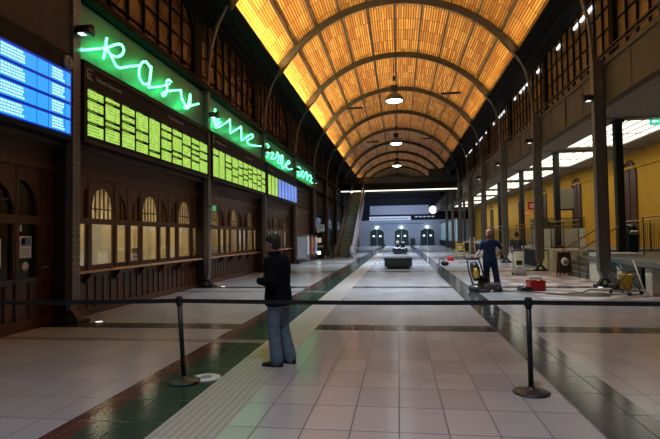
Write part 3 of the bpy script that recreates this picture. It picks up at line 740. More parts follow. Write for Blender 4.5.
g1 = [(a*k_+0.07, c*k_+0.05) for a, c in [(9.29, 9.84), (9.92, 10.47), (10.58, 11.12), (11.2, 11.77), (11.85, 12.4), (12.51, 13.08), (13.18, 13.75), (13.83, 14.38), (14.48, 15.05), (15.1, 15.72)]]
g2 = [(a*k_+0.03, c*k_-0.02) for a, c in [(16.24, 16.85), (16.9, 17.45), (17.56, 18.21), (18.3, 18.97), (19.03, 19.58), (19.68, 20.28), (20.35, 20.9), (20.98, 21.61), (21.69, 22.32), (22.41, 23.03)]]
g3 = [(a*k_+0.03, c*k_-0.03) for a, c in [(23.59, 24.18), (24.28, 24.85), (24.96, 25.51), (25.67, 26.31), (26.43, 27.1), (27.23, 27.88), (28.01, 28.69), (28.83, 29.56), (29.71, 30.56)]]
board('green lit departure timetable board above the lit ticket windows, nearest of the green boards', 9.36, 16.12, g1,
      [[.3, .55, .8], [.35, .48, .88], [.42, .62, .8], [.3, .55], [.16], [.32, .62, .85], [.22, .38, .82], [.35, .68], [.3, .5, .66, .82], [.45, .7]],
      [(9.80, 'Odjazdy Departures'), (13.2, 'Odjazdy Departures')], 1)
board('green lit timetable board in the second bay, between two columns', 16.48, 23.46, g2,
      [[.78], [], [.5, .7], [.28, .6], [.4, .72], [.3, .5, .75], [.42, .62, .82], [.3, .7], [.25, .5, .75], [.4, .66]],
      [(16.9, 'Odjazdy Departures'), (20.4, 'Przyjazdy Arrivals')], 2)
board('farthest timetable board, three green columns then six blue columns', 23.78, 30.88, g3,
      [[]]*9, [(24.3, 'Przyjazdy Arrivals')], 3)
# blue display board
t = thing('departure_display', 'bright blue electronic departure display at the left picture edge', 'display', (BX, 1.9, 3.64))
f = MB(); f.box(-0.35, 0, 0, 7.14, 0, 1.75, bev=0.02); f.build('housing', M['panelback'], t)
M['blue'] = mat('bright cyan blue screen', (0.02, 0.05, 0.1), 0.3, em=(0.03, 0.36, 0.98), es=1.1)
M['bluedark'] = mat('deep blue screen line', (0.0, 0.01, 0.1), 0.3, em=(0.0, 0.02, 0.40), es=0.8)
M['bluetext'] = mat('white blue screen print', (0.5, 0.6, 0.8), 0.3, em=(0.45, 0.85, 1.0), es=1.3)
q = MB(); q.box(0, 0.006, 0.1, 7.08, 0.10, 1.38); q.build('backlight', M['bluedark'], t)
for i in range(4):
    z0_ = 0.13+i*0.315; r = MB(); r.box(0.006, 0.012, 0.14, 7.04, z0_, z0_+0.255); sc = r.build('screen_row', M['blue'], t)
    r = MB(); rr = random.Random(i)
    for base, wd in ((5.30, 0.50), (6.52, 0.30), (3.4, 0.9)):
        for j in range(4):
            y = base
            while y < base+wd-0.03*(j % 2): u = rr.uniform(0.03, 0.07); r.box(0.012, 0.015, y, y+u, z0_+0.03+j*0.056, z0_+0.065+j*0.056); y += u+0.015
    r.build('screen_text', M['bluetext'], sc)
    r = MB()
    for y in (6.12, 6.42, 6.88): r.box(0.012, 0.014, y-0.006, y+0.006, z0_, z0_+0.255)
    r.build('column_line', M['bluedark'], sc)
text('Odjazdy', 0.11, (0.004, 6.2, 1.56), TR, M['panelback'], t)
# small clock on that board
t = thing('wall_clock', 'small round grey clock at the corner of the blue display', 'clock', (BX+0.0, 8.86, 5.17))
q = MB(); q.lathe([(0.135, 0), (0.135, 0.035), (0.12, 0.045), (0, 0.045)], n=28, axis='x'); q.build('clock_face', mat('grey clock dial', (0.22, 0.22, 0.23), 0.5), t)
q = MB(); q.box(0.046, 0.052, -0.006, 0.006, -0.02, 0.09); q.box(0.046, 0.052, -0.05, 0.01, -0.006, 0.006); q.build('clock_hands', M['black'], t)

# neon fascia panel, a thing per bay and the script neon
for k, (a, c) in enumerate([(9.35, 16.17), (16.47, 23.46), (23.78, 30.9), (31.2, 38.05)]):
    b = MB(); b.box(-6.95, -6.60, a, c, 5.42, 6.72, bev=0.01)
    for j in range(1, 4): b.box(-6.60, -6.595, a+(c-a)*j/4-.01, a+(c-a)*j/4+.01, 5.44, 6.70)
    tag(b.build('fascia_panel', M['fascia_green']), 'grey green sheet metal fascia behind the neon script, %s panel from the camera' % ORD[k], 'panel', 'fascia panels behind the neon')
def smoothp(pts, n=5):
    out = []
    P = [Vector((y, z)) for y, z in pts]
    for i in range(len(P)-1):
        p0 = P[max(0, i-1)]; p1 = P[i]; p2 = P[i+1]; p3 = P[min(len(P)-1, i+2)]
        for j in range(n):
            t_ = j/n
            out.append(0.5*((2*p1)+(-p0+p2)*t_+(2*p0-5*p1+4*p2-p3)*t_*t_+(-p0+3*p1-3*p2+p3)*t_**3))
    out.append(P[-1]); return out
def neon(label, strokes):
    ym = min(p[0] for s_ in strokes for p in s_)
    t = thing('neon_sign', label, 'neon sign', (-6.42, ym, 5.4), group='green neon script')
    for s_, sm in zip(strokes, [1]*len(strokes)):
        pts = smoothp(s_) if len(s_) > 3 else [Vector(p) for p in s_]
        q = MB(); q.tube([(0, p.x-ym, p.y-5.4) for p in pts], 0.026, 6); o_ = q.build('neon_tube', M['neon_core'], t)
    q = MB()
    for s_ in strokes:
        for p in s_[::3]: q.tube([(-0.175, p[0]-ym, p[1]-5.4), (0, p[0]-ym, p[1]-5.4)], 0.010, 5)
    q.build('standoff_pins', M['glass'], t)
    return t
Rr = [[(9.14, 5.59), (9.34, 5.67), (10.0, 5.97), (10.4, 6.2), (10.61, 6.27), (10.71, 6.19), (10.61, 6.03), (10.4, 5.91), (10.15, 5.88), (10.0, 5.94)],
      [(10.02, 6.2), (9.98, 6.0), (9.9, 5.68)], [(10.0, 5.97), (10.19, 5.85), (10.46, 5.68), (10.92, 5.86), (11.39, 6.05)],
      [(11.95, 6.21), (11.74, 6.27), (11.54, 6.17), (11.41, 5.97), (11.42, 5.76), (11.59, 5.66), (11.79, 5.7), (11.95, 5.86), (12.01, 6.25)], [(12.01, 6.25), (11.95, 5.91), (11.88, 5.63)], [(11.88, 5.63), (12.57, 5.88), (13.06, 6.1)],
      [(13.16, 6.19), (13.0, 6.2), (12.87, 6.1), (12.91, 5.93), (12.83, 5.74), (12.69, 5.64), (12.63, 5.71), (12.93, 5.85), (13.79, 6.14)],
      [(13.79, 6.15), (13.86, 5.91), (14.07, 5.79), (14.29, 5.78), (14.45, 6.21), (14.44, 5.89), (14.29, 5.72), (14.0, 5.67), (14.52, 5.86), (15.11, 6.08)]]
W1 = [[(16.49, 6.2), (16.61, 5.96), (16.85, 5.8), (16.49, 5.76), (16.25, 5.92)], [(16.53, 6.3), (16.53, 5.64), (17.5, 5.99), (18.06, 6.28)], [(18.06, 6.28), (18.1, 5.74)], [(18.1, 5.74), (19.42, 6.3)], [(19.42, 6.3), (19.47, 5.72)], [(19.47, 5.72), (20.81, 6.26), (21.07, 6.18), (20.26, 5.88), (20.43, 5.75), (21.17, 5.83), (22.39, 6.02)],
      [(16.3, 6.1), (16.9, 6.0)], [(16.5, 5.7), (17.1, 5.95)]]
W2 = [[(23.15, 6.32), (23.52, 6.27), (23.14, 5.95), (23.5, 5.89), (23.13, 5.65)], [(23.74, 6.0), (24.48, 6.06), (23.97, 5.72), (24.99, 5.92), (25.27, 6.26), (25.65, 6.06), (25.41, 5.75), (25.97, 5.77), (26.1, 6.2), (26.57, 6.28)], [(26.57, 6.28), (26.36, 5.62), (26.96, 5.71), (27.94, 6.21), (28.26, 6.11), (27.28, 5.85), (27.91, 5.7), (29.07, 5.89)]]
W3 = [[(30.95, 6.23), (31.78, 6.26), (30.97, 5.69), (32.0, 5.84), (32.63, 6.21), (32.01, 5.93), (32.87, 5.78), (33.54, 6.21), (34.3, 6.22), (34.07, 5.75)], [(34.07, 5.75), (35.3, 6.25), (36.02, 6.06), (35.26, 5.8), (36.53, 5.78)]]
sc_ = lambda S_, k: [[(y*1.012+k, z) for y, z in s_] for s_ in S_]
neon('green neon script in large letters, nearest word of the sign', sc_(Rr, 0.05))
neon('green neon script over the second green board', sc_(W1, 0.1))
neon('green neon script over the third board', sc_(W2, 0.35))
neon('green neon script at the far end of the sign', sc_(W3, 0.1))

# black spot lights on the columns
s0 = None
for sd, ks in ((-1, (1, 2, 3, 4, 5)), (1, (2, 3, 4, 5))):
    for k in ks:
        x = (-6.28 if sd < 0 else 5.93); lab = 'small black spotlight on the %s column, %s from the camera' % ('left' if sd < 0 else 'right', ORD[k-1 if sd < 0 else k-2])
        z_ = 5.9 if sd < 0 else 5.83
        if s0 is None:
            s0 = thing('spotlight', lab, 'spotlight', (x, CY[k], z_), group='column spotlights')
            q = MB(); q.box(-0.16, 0.16, -0.13, 0.13, -0.06, 0.12, bev=0.03); q.build('housing', M['black'], s0)
            q = MB(); q.box(-0.06, 0.06, -0.145, -0.02, -0.075, -0.055); q.build('lamp_glass', M['bright_slot'], s0)
            q = MB(); q.box(-0.16, 0.16, 0.0, 0.1, 0.12, 0.16); q.build('mounting_arm', M['black'], s0)
        else: dup(s0, (x, CY[k]-(0.1 if sd > 0 and k > 2 else 0), z_), label=lab)
# floor uplights
u0 = None
for i, (x, y, lab) in enumerate([(-6.02, 9.30, 'small glowing floor spotlight beside the nearest left column'), (-6.0, 16.35, 'small glowing floor spotlight beside the second left column'), (6.0, 16.0, 'small glowing floor spotlight beside the right column foot')]):
    if u0 is None:
        u0 = thing('floor_uplight', lab, 'floor light', (x, y, 0), group='recessed floor lights')
        q = MB(); q.lathe([(0.11, 0), (0.11, 0.012), (0.075, 0.014)], n=20); q.build('steel_ring', M['chrome'], u0)
        q = MB(); q.lathe([(0.07, 0.010), (0.07, 0.018), (0, 0.018)], n=20); q.build('lamp_glass', M['bright_slot'], u0)
    else: dup(u0, (x, y, 0), label=lab)

# ================================================================== PENDANT LAMPS
p0 = None
for i, y in enumerate(PEND):
    lab = 'large bell shaped high bay pendant lamp, %s from the camera' % ORD[i]
    if p0 is None:
        p0 = thing('pendant_lamp', lab, 'lamp', (-0.12, y, 10.0), group='pendant lamps along the vault'); PS = 1.18
        q = MB(); q.lathe([(0.50, 0.0), (0.51, 0.03), (0.50, 0.10), (0.46, 0.20), (0.38, 0.32), (0.26, 0.42), (0.17, 0.48), (0.15, 0.56), (0.15, 0.58), (0.13, 0.58), (0.13, 0.50), (0.24, 0.40), (0.36, 0.30), (0.44, 0.19), (0.48, 0.1), (0.485, 0.02), (0.50, 0.0)], n=32)
        q.xf(Matrix.Scale(PS, 4, (1, 0, 0)) @ Matrix.Scale(PS, 4, (0, 1, 0))).build('lamp_shade', mat('dark blue grey enamel shade', (0.10, 0.11, 0.15), 0.35, 0.2), p0)
        q = MB(); q.lathe([(0.44, 0.11), (0.44, 0.12), (0, 0.12)], n=32); q.lathe([(0.0, -0.12), (0.2, -0.10), (0.36, -0.04), (0.475, 0.03), (0.475, 0.075), (0, 0.075)], n=32); q.xf(Matrix.Scale(PS, 4, (1, 0, 0)) @ Matrix.Scale(PS, 4, (0, 1, 0))).build('lamp_glass', M['lamp_em'], p0)
        q = MB(); q.box(-0.19, 0.19, -0.15, 0.15, 0.58, 0.95, bev=0.03); q.xf(Matrix.Scale(PS, 4, (1, 0, 0)) @ Matrix.Scale(PS, 4, (0, 1, 0))).build('gear_box', M['black'], p0)
        q = MB(); q.tube([(0, 0, 0.95), (0, 0, 2.75)], 0.015, 6); q.xf(Matrix.Scale(PS, 4, (1, 0, 0)) @ Matrix.Scale(PS, 4, (0, 1, 0))).build('cable', M['black'], p0)
        q = MB(); q.box(-0.07, 0.07, -0.07, 0.07, 1.25, 1.55, bev=0.02); q.xf(Matrix.Scale(PS, 4, (1, 0, 0)) @ Matrix.Scale(PS, 4, (0, 1, 0))).build('junction_box', M['black'], p0)
    else: dup(p0, (-0.12+0.02*(i % 5), y, 10.0), label=lab)
# slim dark heaters/rails hanging under the vault
for i, (x, y, lab) in enumerate([(-3.15, 37.0, 'slim dark bar fixture under the vault, left of the nearest pendant'), (3.6, 33.5, 'slim dark bar fixture under the vault, right of the nearest pendant'), (-2.6, 52, 'slim dark bar fixture under the vault, farther left'), (3.2, 50, 'slim dark bar fixture under the vault, farther right')]):
    z_ = vp(math.asin(x/RAD))[1]-1.0
    t = thing('bar_fixture', lab, 'ceiling fixture', (x, y, z_), group='slim bars under the vault')
    q = MB(); q.box(-0.65, 0.65, -0.08, 0.08, 0, 0.13, bev=0.02); q.build('bar', M['black'], t)
    for s_ in (-1, 1):
        zt_ = vp(math.asin((x+s_*0.5)/RAD))[1]-z_-0.02
        q = MB(); q.tube([(s_*0.5, 0, 0.13), (s_*0.5, 0, zt_)], 0.008, 5); q.build('hanger', M['black'], t)

# ================================================================== STANCHIONS AND BELTS
st = [(-5.75, 5.25, 'belt stanchion near the left wall, outside the view', 0), (-2.49, 5.49, 'black belt stanchion on the green strip, left of the man', -0.06), (1.33, 5.44, 'black belt stanchion on the pale tiles, right foreground', -0.004), (4.6, 5.45, 'belt stanchion outside the view on the right', 0)]
HT = 0.99; s0 = None; tops = []
for x, y, lab, lean in st:
    if s0 is None:
        s0 = thing('belt_stanchion', lab, 'stanchion', (x, y, 0), group='belt stanchions')
        q = MB(); q.lathe([(0.185, 0), (0.185, 0.012), (0.17, 0.022), (0.10, 0.034), (0.04, 0.05), (0.034, 0.07), (0, 0.07)], n=40); q.build('base', mat('dark cast iron base', (0.045, 0.05, 0.055), 0.3, 0.4, var=0.3, scale=20), s0)
        q = MB(); q.tube([(0, 0, 0.03), (0, 0, 0.89)], 0.027, 16); q.build('pole', M['black'], s0)
        q = MB(); q.lathe([(0.03, 0.88), (0.036, 0.885), (0.036, 0.975), (0.03, 0.99), (0, 0.992)], n=20); q.box(-0.045, 0.045, -0.012, 0.012, 0.905, 0.965, bev=0.006); q.build('belt_cassette', M['black'], s0)
        s_ = s0
    else: s_ = dup(s0, (x, y, 0), label=lab)
    s_.rotation_euler = (0, lean, 0); s_['group'] = 'belt stanchions'
    tops.append(Vector((x+math.sin(lean)*0.935, y, 0.935)))
for i in range(3):
    a, c = tops[i], tops[i+1]; q = MB(); n = 14; vs = []
    for j in range(n+1):
        u = j/n; p = a.lerp(c, u); sag = 0.012*math.sin(PI*u)
        if j == 0: p = p + (c-a).normalized()*0.046
        if j == n: p = p - (c-a).normalized()*0.046
        for dy, dz in ((-0.0012, -0.024), (0.0012, -0.024), (0.0012, 0.024), (-0.0012, 0.024)): vs.append((p.x, p.y+dy, p.z+dz-sag))
    fs = [(4*j+k, 4*j+(k+1) % 4, 4*j+4+(k+1) % 4, 4*j+4+k) for j in range(n) for k in range(4)] + [(3, 2, 1, 0), (4*n, 4*n+1, 4*n+2, 4*n+3)]
    q.add(vs, fs)
    tag(q.build('barrier_belt', M['belt']), ['black barrier belt stretched from the left stanchion out of the picture', 'black barrier belt stretched between the two stanchions in view', 'black barrier belt stretched from the right stanchion out of the picture'][i], 'belt', 'barrier belts')
t = thing('floor_disc', 'white round plastic disc lying on the floor beside the left stanchion', 'disc', (-2.30, 5.68, 0))
q = MB(); q.lathe([(0.17, 0), (0.17, 0.008), (0.15, 0.014), (0.07, 0.014)], n=32); q.build('rim', M['white'], t)
q = MB(); q.lathe([(0.07, 0.0), (0.068, 0.016), (0, 0.016)], n=24); q.build('hub', mat('grey hub', (0.3, 0.32, 0.33), 0.4), t)

# ================================================================== PEOPLE
def remesh(mb, name, m, parent, voxel, smooth=6, label=None):
    me = mb.mesh(name, m); o = bpy.data.objects.new(name, me); COL.objects.link(o)
    r = o.modifiers.new('r', 'REMESH'); r.mode = 'VOXEL'; r.voxel_size = voxel; r.use_smooth_shade = True
    s_ = o.modifiers.new('s', 'SMOOTH'); s_.factor = 0.5; s_.iterations = smooth
    dg = bpy.context.evaluated_depsgraph_get(); ev = o.evaluated_get(dg); nm = bpy.data.meshes.new_from_object(ev)
    o.modifiers.clear(); o.data = nm
    if not nm.materials: nm.materials.append(m)
    for p in nm.polygons: p.use_smooth = True
    o.parent = parent
    if label: o['label'] = label
    return o
def limb(mb, pts, rad, n=14):
    mb.tube(pts, rad, n); mb.sphere(pts[0], rad[0] if not isinstance(rad[0], tuple) else min(rad[0])); mb.sphere(pts[-1], rad[-1] if not isinstance(rad[-1], tuple) else min(rad[-1]))
def torso(mb, J, e, z0, zt=1.47, full=True):
    hx, hy = J['hip']; cx_, cy_ = J['chest']; tw = J.get('twist', 0)
    rs = [(0.80, .165, .125), (0.88, .168, .13), (0.96, .165, .125), (1.06, .148, .112), (1.16, .150, .115), (1.28, .172, .125), (1.38, .175, .115), (1.44, .135, .09), (1.475, .075, .07)]
    out = []
    for z, ax, ay in rs:
        if z < z0-1e-6 or z > zt: continue
        u = (z-0.88)/(1.44-0.88); c = (hx+(cx_-hx)*u, hy+(cy_-hy)*u, z); a = tw*max(0, min(1, u))
        out.append((c, ((ax+e)*math.cos(a), (ax+e)*math.sin(a), 0), (-(ay+e)*math.sin(a), (ay+e)*math.cos(a), 0)))
    mb.rings(out, 20)
def hand(mb, w_, d, side, palmn, curl=0.6, sc=1.0):
    """wrist point, direction of the hand, side = thumb direction, palmn = palm normal (fingers curl this way)"""
    w_ = Vector(w_); d = Vector(d).normalized(); side = Vector(side); side = (side-d*side.dot(d)).normalized(); pn = Vector(palmn); pn = (pn-d*pn.dot(d)-side*pn.dot(side)).normalized()
    mb.rings([(w_, side*0.027, pn*0.02), (w_+d*0.03, side*0.036, pn*0.018), (w_+d*0.075, side*0.041, pn*0.015), (w_+d*0.092, side*0.036, pn*0.010)], 12)
    for i, (off, L_) in enumerate(((0.030, 0.070), (0.010, 0.080), (-0.010, 0.075), (-0.029, 0.058))):
        p = w_+d*0.082+side*off; dd = d.copy(); pts = [p - d*0.02, p]; c = curl
        for sgm in (0.45, 0.30, 0.25):
            dd = (dd*math.cos(c)+pn*math.sin(c)).normalized(); 
            p = p+dd*L_*sgm; pts.append(p); c = curl*0.9
            dd = dd
        mb.tube(pts, [0.0095, 0.0095, 0.009, 0.008, 0.0065], 8)
    p = w_+d*0.03+side*0.03; q1 = p+(side*0.7+d*0.7)*0.035; q2 = q1+(side*0.25+d*0.9+pn*0.3)*0.032; q3 = q2+(d*0.8+pn*0.6)*0.022
    mb.tube([w_+d*0.02+side*0.01, p, q1, q2, q3], [0.014, 0.014, 0.011, 0.010, 0.007], 8)
def head(mb, c, yaw, tilt=0.0):
    b = MB()
    b.rings([((0, 0.0, -0.125), (0.045, 0, 0), (0, 0.05, 0)), ((0, -0.025, -0.105), (0.05, 0, 0), (0, 0.062, 0)), ((0, -0.018, -0.06), (0.066, 0, 0), (0, 0.082, 0)), ((0, -0.004, -0.01), (0.074, 0, 0), (0, 0.095, 0)), ((0, 0.004, 0.04), (0.077, 0, 0), (0, 0.099, 0)), ((0, 0.008, 0.08), (0.066, 0, 0), (0, 0.086, 0)), ((0, 0.01, 0.108), (0.038, 0, 0), (0, 0.05, 0)), ((0, 0.01, 0.118), (0.012, 0, 0), (0, 0.015, 0))], 20)
    b.rings([((0, -0.090, 0.012), (0.008, 0, 0), (0, 0.008, 0)), ((0, -0.102, -0.018), (0.013, 0, 0), (0, 0.014, 0)), ((0, -0.108, -0.032), (0.017, 0, 0), (0, 0.012, 0)), ((0, -0.092, -0.040), (0.012, 0, 0), (0, 0.01, 0))], 10)
    for s_ in (-1, 1): b.sphere((s_*0.077, 0.012, -0.01), 0.010, 0.020, 0.030, 10); b.sphere((s_*0.030, -0.085, 0.024), 0.022, 0.012, 0.007, 8)
    b.sphere((0, -0.090, -0.066), 0.024, 0.012, 0.006, 10); b.sphere((0, -0.088, -0.076), 0.020, 0.012, 0.007, 10); b.sphere((0, -0.078, -0.108), 0.022, 0.018, 0.016, 10)
    b.xf(Matrix.Translation(c) @ Matrix.Rotation(yaw, 4, 'Z') @ Matrix.Rotation(tilt, 4, 'X'))
    base = len(mb.v); mb.v += b.v; mb.f += [tuple(i+base for i in f) for f in b.f]; mb.m += b.m; mb.sm += b.sm
def face_parts(parent, c, yaw, tilt=0.0):
    Mx = Matrix.Translation(c) @ Matrix.Rotation(yaw, 4, 'Z') @ Matrix.Rotation(tilt, 4, 'X')
    for s_ in (-1, 1):
        q = MB(); q.sphere((s_*0.030, -0.090, 0.008), 0.011, 0.007, 0.007, 10); q.xf(Mx); q.build('eye', M['black'], parent)
    q = MB(); q.sphere((0, -0.1015, -0.071), 0.020, 0.003, 0.004, 10); q.xf(Mx); q.build('mouth', mat('lips', (0.33, 0.13, 0.11), 0.5), parent)
def beard(parent, c, yaw, tilt):
    Mx = Matrix.Translation(c) @ Matrix.Rotation(yaw, 4, 'Z') @ Matrix.Rotation(tilt, 4, 'X')
    q = MB(); q.sphere((0, -0.050, -0.085), 0.062, 0.058, 0.045, 16); q.sphere((0, -0.094, -0.056), 0.026, 0.012, 0.006, 10); q.xf(Mx); q.build('beard', M['hair'], parent)
def person(label, loc, rz, J, top, bottom, hairm, longs=True, H=1.0):
    t = thing('person', label, 'person', loc, rz); t.scale = (H, H, H)
    hc = Vector((J['chest'][0]+J.get('hd', (0, 0))[0], J['chest'][1]+J.get('hd', (0, 0))[1], 1.635)); hy = J.get('hyaw', 0)
    bd = MB(); torso(bd, J, 0.0, 0.8)
    bd.rings([((J['chest'][0], J['chest'][1]+0.01, 1.43), (0.075, 0, 0), (0, 0.07, 0)), (hc+Vector((0, 0.02, -0.14)), (0.056, 0, 0), (0, 0.058, 0)), (hc+Vector((0, 0.02, -0.07)), (0.054, 0, 0), (0, 0.06, 0))], 16)
    head(bd, hc, hy, J.get('tilt', 0))
    for s_ in ('l', 'r'):
        sh, el, wr = [Vector(v) for v in J['arm_'+s_]]
        limb(bd, [sh, sh.lerp(el, .5), el, el.lerp(wr, .3), wr], [0.052, 0.046, 0.038, 0.039, 0.026])
        hand(bd, wr, *J['hand_'+s_])
        hp, kn, an = [Vector(v) for v in J['leg_'+s_]]
        limb(bd, [hp, hp.lerp(kn, .5), kn, kn.lerp(an, .3), an], [0.085, 0.075, 0.055, 0.056, 0.036])
        f = Vector(J['foot_'+s_]).normalized(); side = Vector((-f.y, f.x, 0))
        b0_ = Vector((an.x, an.y, 0.045)); bd.rings([(b0_-f*0.05, side*0.026, (0, 0, 0.03)), (b0_+f*0.03, side*0.034, (0, 0, 0.034)), (b0_+f*0.15, side*0.040, (0, 0, 0.02))], 10)
    remesh(bd, 'body', M['skin'], t, 0.0075, 3)
    face_parts(t, hc, hy, J.get('tilt', 0))
    if J.get('beard'): beard(t, hc, hy, J.get('tilt', 0))
    # top
    tb = MB(); torso(tb, J, J.get('bulk', 0.03) if longs else J.get('bulk', 0.02)+0.004, 0.80 if longs else 0.96, 1.45)
    for s_ in ('l', 'r'):
        sh, el, wr = [Vector(v) for v in J['arm_'+s_]]
        if longs: limb(tb, [sh, sh.lerp(el, .5), el, el.lerp(wr, .45), el.lerp(wr, .93)], [0.086, 0.080, 0.072, 0.064, 0.054])
        else: limb(tb, [sh, sh.lerp(el, .5), sh.lerp(el, .72)], [0.066, 0.062, 0.060])
    if longs: tb.rings([((J['chest'][0], J['chest'][1]+0.01, 1.42), (0.095, 0, 0), (0, 0.085, 0)), (hc+Vector((0, 0.025, -0.135)), (0.078, 0, 0), (0, 0.078, 0)), (hc+Vector((0, 0.03, -0.105)), (0.072, 0, 0), (0, 0.074, 0))], 18)
    remesh(tb, 'jacket' if longs else 'shirt', top, t, 0.012, 5)
    pb = MB(); hx, hy_ = J['hip']
    pb.rings([((hx, hy_, 1.07), (0.162, 0, 0), (0, 0.126, 0)), ((hx, hy_, 0.99), (0.180, 0, 0), (0, 0.142, 0)), ((hx, hy_, 0.90), (0.192, 0, 0), (0, 0.152, 0)), ((hx, hy_, 0.80), (0.188, 0, 0), (0, 0.150, 0)), ((hx, hy_, 0.78), (0.13, 0, 0), (0, 0.10, 0))], 20)
    for s_ in ('l', 'r'):
        hp, kn, an = [Vector(v) for v in J['leg_'+s_]]; e = an.lerp(kn, -0.06)
        limb(pb, [hp, hp.lerp(kn, .5), kn, kn.lerp(an, .5), an], [0.108, 0.100, 0.086, 0.084, 0.090])
    remesh(pb, 'trousers', bottom, t, 0.012, 4)
    for s_ in ('l', 'r'):
        an = Vector(J['leg_'+s_][2]); f = Vector(J['foot_'+s_]).normalized(); side = Vector((-f.y, f.x, 0)); z = Vector((0, 0, 1)); b_ = Vector((an.x, an.y, 0))
        q = MB(); q.rings([(b_-f*0.085+z*0.04, side*0.022, z*0.03), (b_-f*0.06+z*0.048, side*0.038, z*0.046), (b_+f*0.02+z*0.052, side*0.044, z*0.050), (b_+f*0.09+z*0.036, side*0.050, z*0.035), (b_+f*0.16+z*0.030, side*0.048, z*0.028), (b_+f*0.20+z*0.025, side*0.030, z*0.020)], 14)
        q.rings([(b_-f*0.085+z*0.008, side*0.03, z*0.008), (b_+z*0.008, side*0.046, z*0.008), (b_+f*0.10+z*0.008, side*0.052, z*0.008), (b_+f*0.205+z*0.008, side*0.03, z*0.008)], 10)
        q.build('shoe', M['shoe'], t)
    if hairm is not None:
        hb = MB(); Mx = Matrix.Translation(hc) @ Matrix.Rotation(hy, 4, 'Z') @ Matrix.Rotation(J.get('tilt', 0), 4, 'X')
        hb.rings([((0, 0.040, -0.085), (0.055, 0, 0), (0, 0.045, 0)), ((0, 0.032, -0.05), (0.074, 0, 0), (0, 0.075, 0)), ((0, 0.028, 0.0), (0.086, 0, 0), (0, 0.088, 0)), ((0, 0.010, 0.045), (0.090, 0, 0), (0, 0.112, 0)), ((0, 0.008, 0.09), (0.082, 0, 0), (0, 0.104, 0)), ((0, 0.01, 0.125), (0.055, 0, 0), (0, 0.072, 0)), ((0, 0.012, 0.142), (0.018, 0, 0), (0, 0.022, 0))], 20)
        hb.xf(Mx); remesh(hb, 'hair', hairm, t, 0.009, 3)
    return t
# man in the dark jacket: looks at the boards (local -Y is his front, +X his left)
J = dict(hip=(0, 0), chest=(0.0, -0.015), hd=(0, -0.065), hyaw=math.radians(8), bulk=0.05,
         arm_l=[(0.195, -0.01, 1.39), (0.25, 0.06, 1.12), (0.13, -0.22, 1.13)], hand_l=((-0.6, -0.75, 0.15), (0, -0.1, 1), (-0.8, 0.4, 0)) + (0.75,),
         arm_r=[(-0.185, -0.01, 1.40), (-0.235, 0.0, 1.12), (-0.12, -0.22, 1.12)], hand_r=((0.6, -0.75, 0.1), (0, -0.1, 1), (0.8, 0.4, 0)) + (0.8,),
         leg_l=[(0.085, 0, 0.88), (0.09, -0.03, 0.48), (0.10, 0.02, 0.09)], leg_r=[(-0.085, 0, 0.88), (-0.09, 0.02, 0.48), (-0.11, 0.11, 0.09)],
         foot_l=(0.15, -1, 0), foot_r=(-0.1, -1, 0))
man = person('person standing with his back half turned, dark jacket and blue jeans, looking at the boards', (-1.58, 6.36, 0), math.radians(-104), J, M['jacket'], M['jeans'], M['hair'], True, 0.965)
# worker with the scrubber
J = dict(bulk=0.012, hip=(0, 0), chest=(-0.01, -0.02), hd=(-0.01, -0.04), hyaw=math.radians(-12), tilt=math.radians(8), beard=True,
         arm_l=[(0.17, 0, 1.39), (0.35, 0.05, 1.16), (0.21, -0.04, 1.00)], hand_l=((-0.7, -0.3, -0.5), (0, -1, 0.2), (-0.4, 0.3, 0.5), 0.5),
         arm_r=[(-0.17, 0, 1.39), (-0.28, -0.04, 1.13), (-0.40, -0.20, 0.97)], hand_r=((-0.35, -0.9, -0.1), (0.6, -0.2, 0.5), (0.2, 0, -1), 1.1),
         leg_l=[(0.09, 0, 0.88), (0.15, -0.10, 0.48), (0.20, -0.10, 0.09)], leg_r=[(-0.09, 0, 0.88), (-0.10, -0.04, 0.48), (-0.09, 0.0, 0.09)],
         foot_l=(0.3, -1, 0), foot_r=(-0.2, -1, 0))
WK = (2.66, 15.25)
person('person in navy work clothes with a shaved head standing behind a floor scrubber', (WK[0], WK[1], 0), math.radians(-8), J, M['navy'], M['navy'], None, False, 1.035)
J = dict(hip=(0, 0), chest=(0, -0.03), hd=(0, -0.05), hyaw=0, tilt=math.radians(-5),
         arm_l=[(0.20, 0, 1.40), (0.27, 0.02, 1.12), (0.22, -0.16, 0.95)], hand_l=((-0.2, -0.9, -0.3), (-1, 0, 0), (0, 0, -1), 0.9),
         arm_r=[(-0.20, 0, 1.40), (-0.27, 0.02, 1.12), (-0.22, -0.16, 0.95)], hand_r=((0.2, -0.9, -0.3), (1, 0, 0), (0, 0, -1), 0.9),
         leg_l=[(0.09, 0, 0.88), (0.10, -0.01, 0.48), (0.11, 0.02, 0.09)], leg_r=[(-0.09, 0, 0.88), (-0.10, -0.03, 0.48), (-0.11, 0.0, 0.09)],
         foot_l=(0.2, -1, 0), foot_r=(-0.2, -1, 0))
person('person in a grey t-shirt seen from behind at a pale machine near the steps', (4.88, 21.6, 0), math.radians(176), J, M['greyshirt'], M['jeans'], M['hair'], False, 0.99)

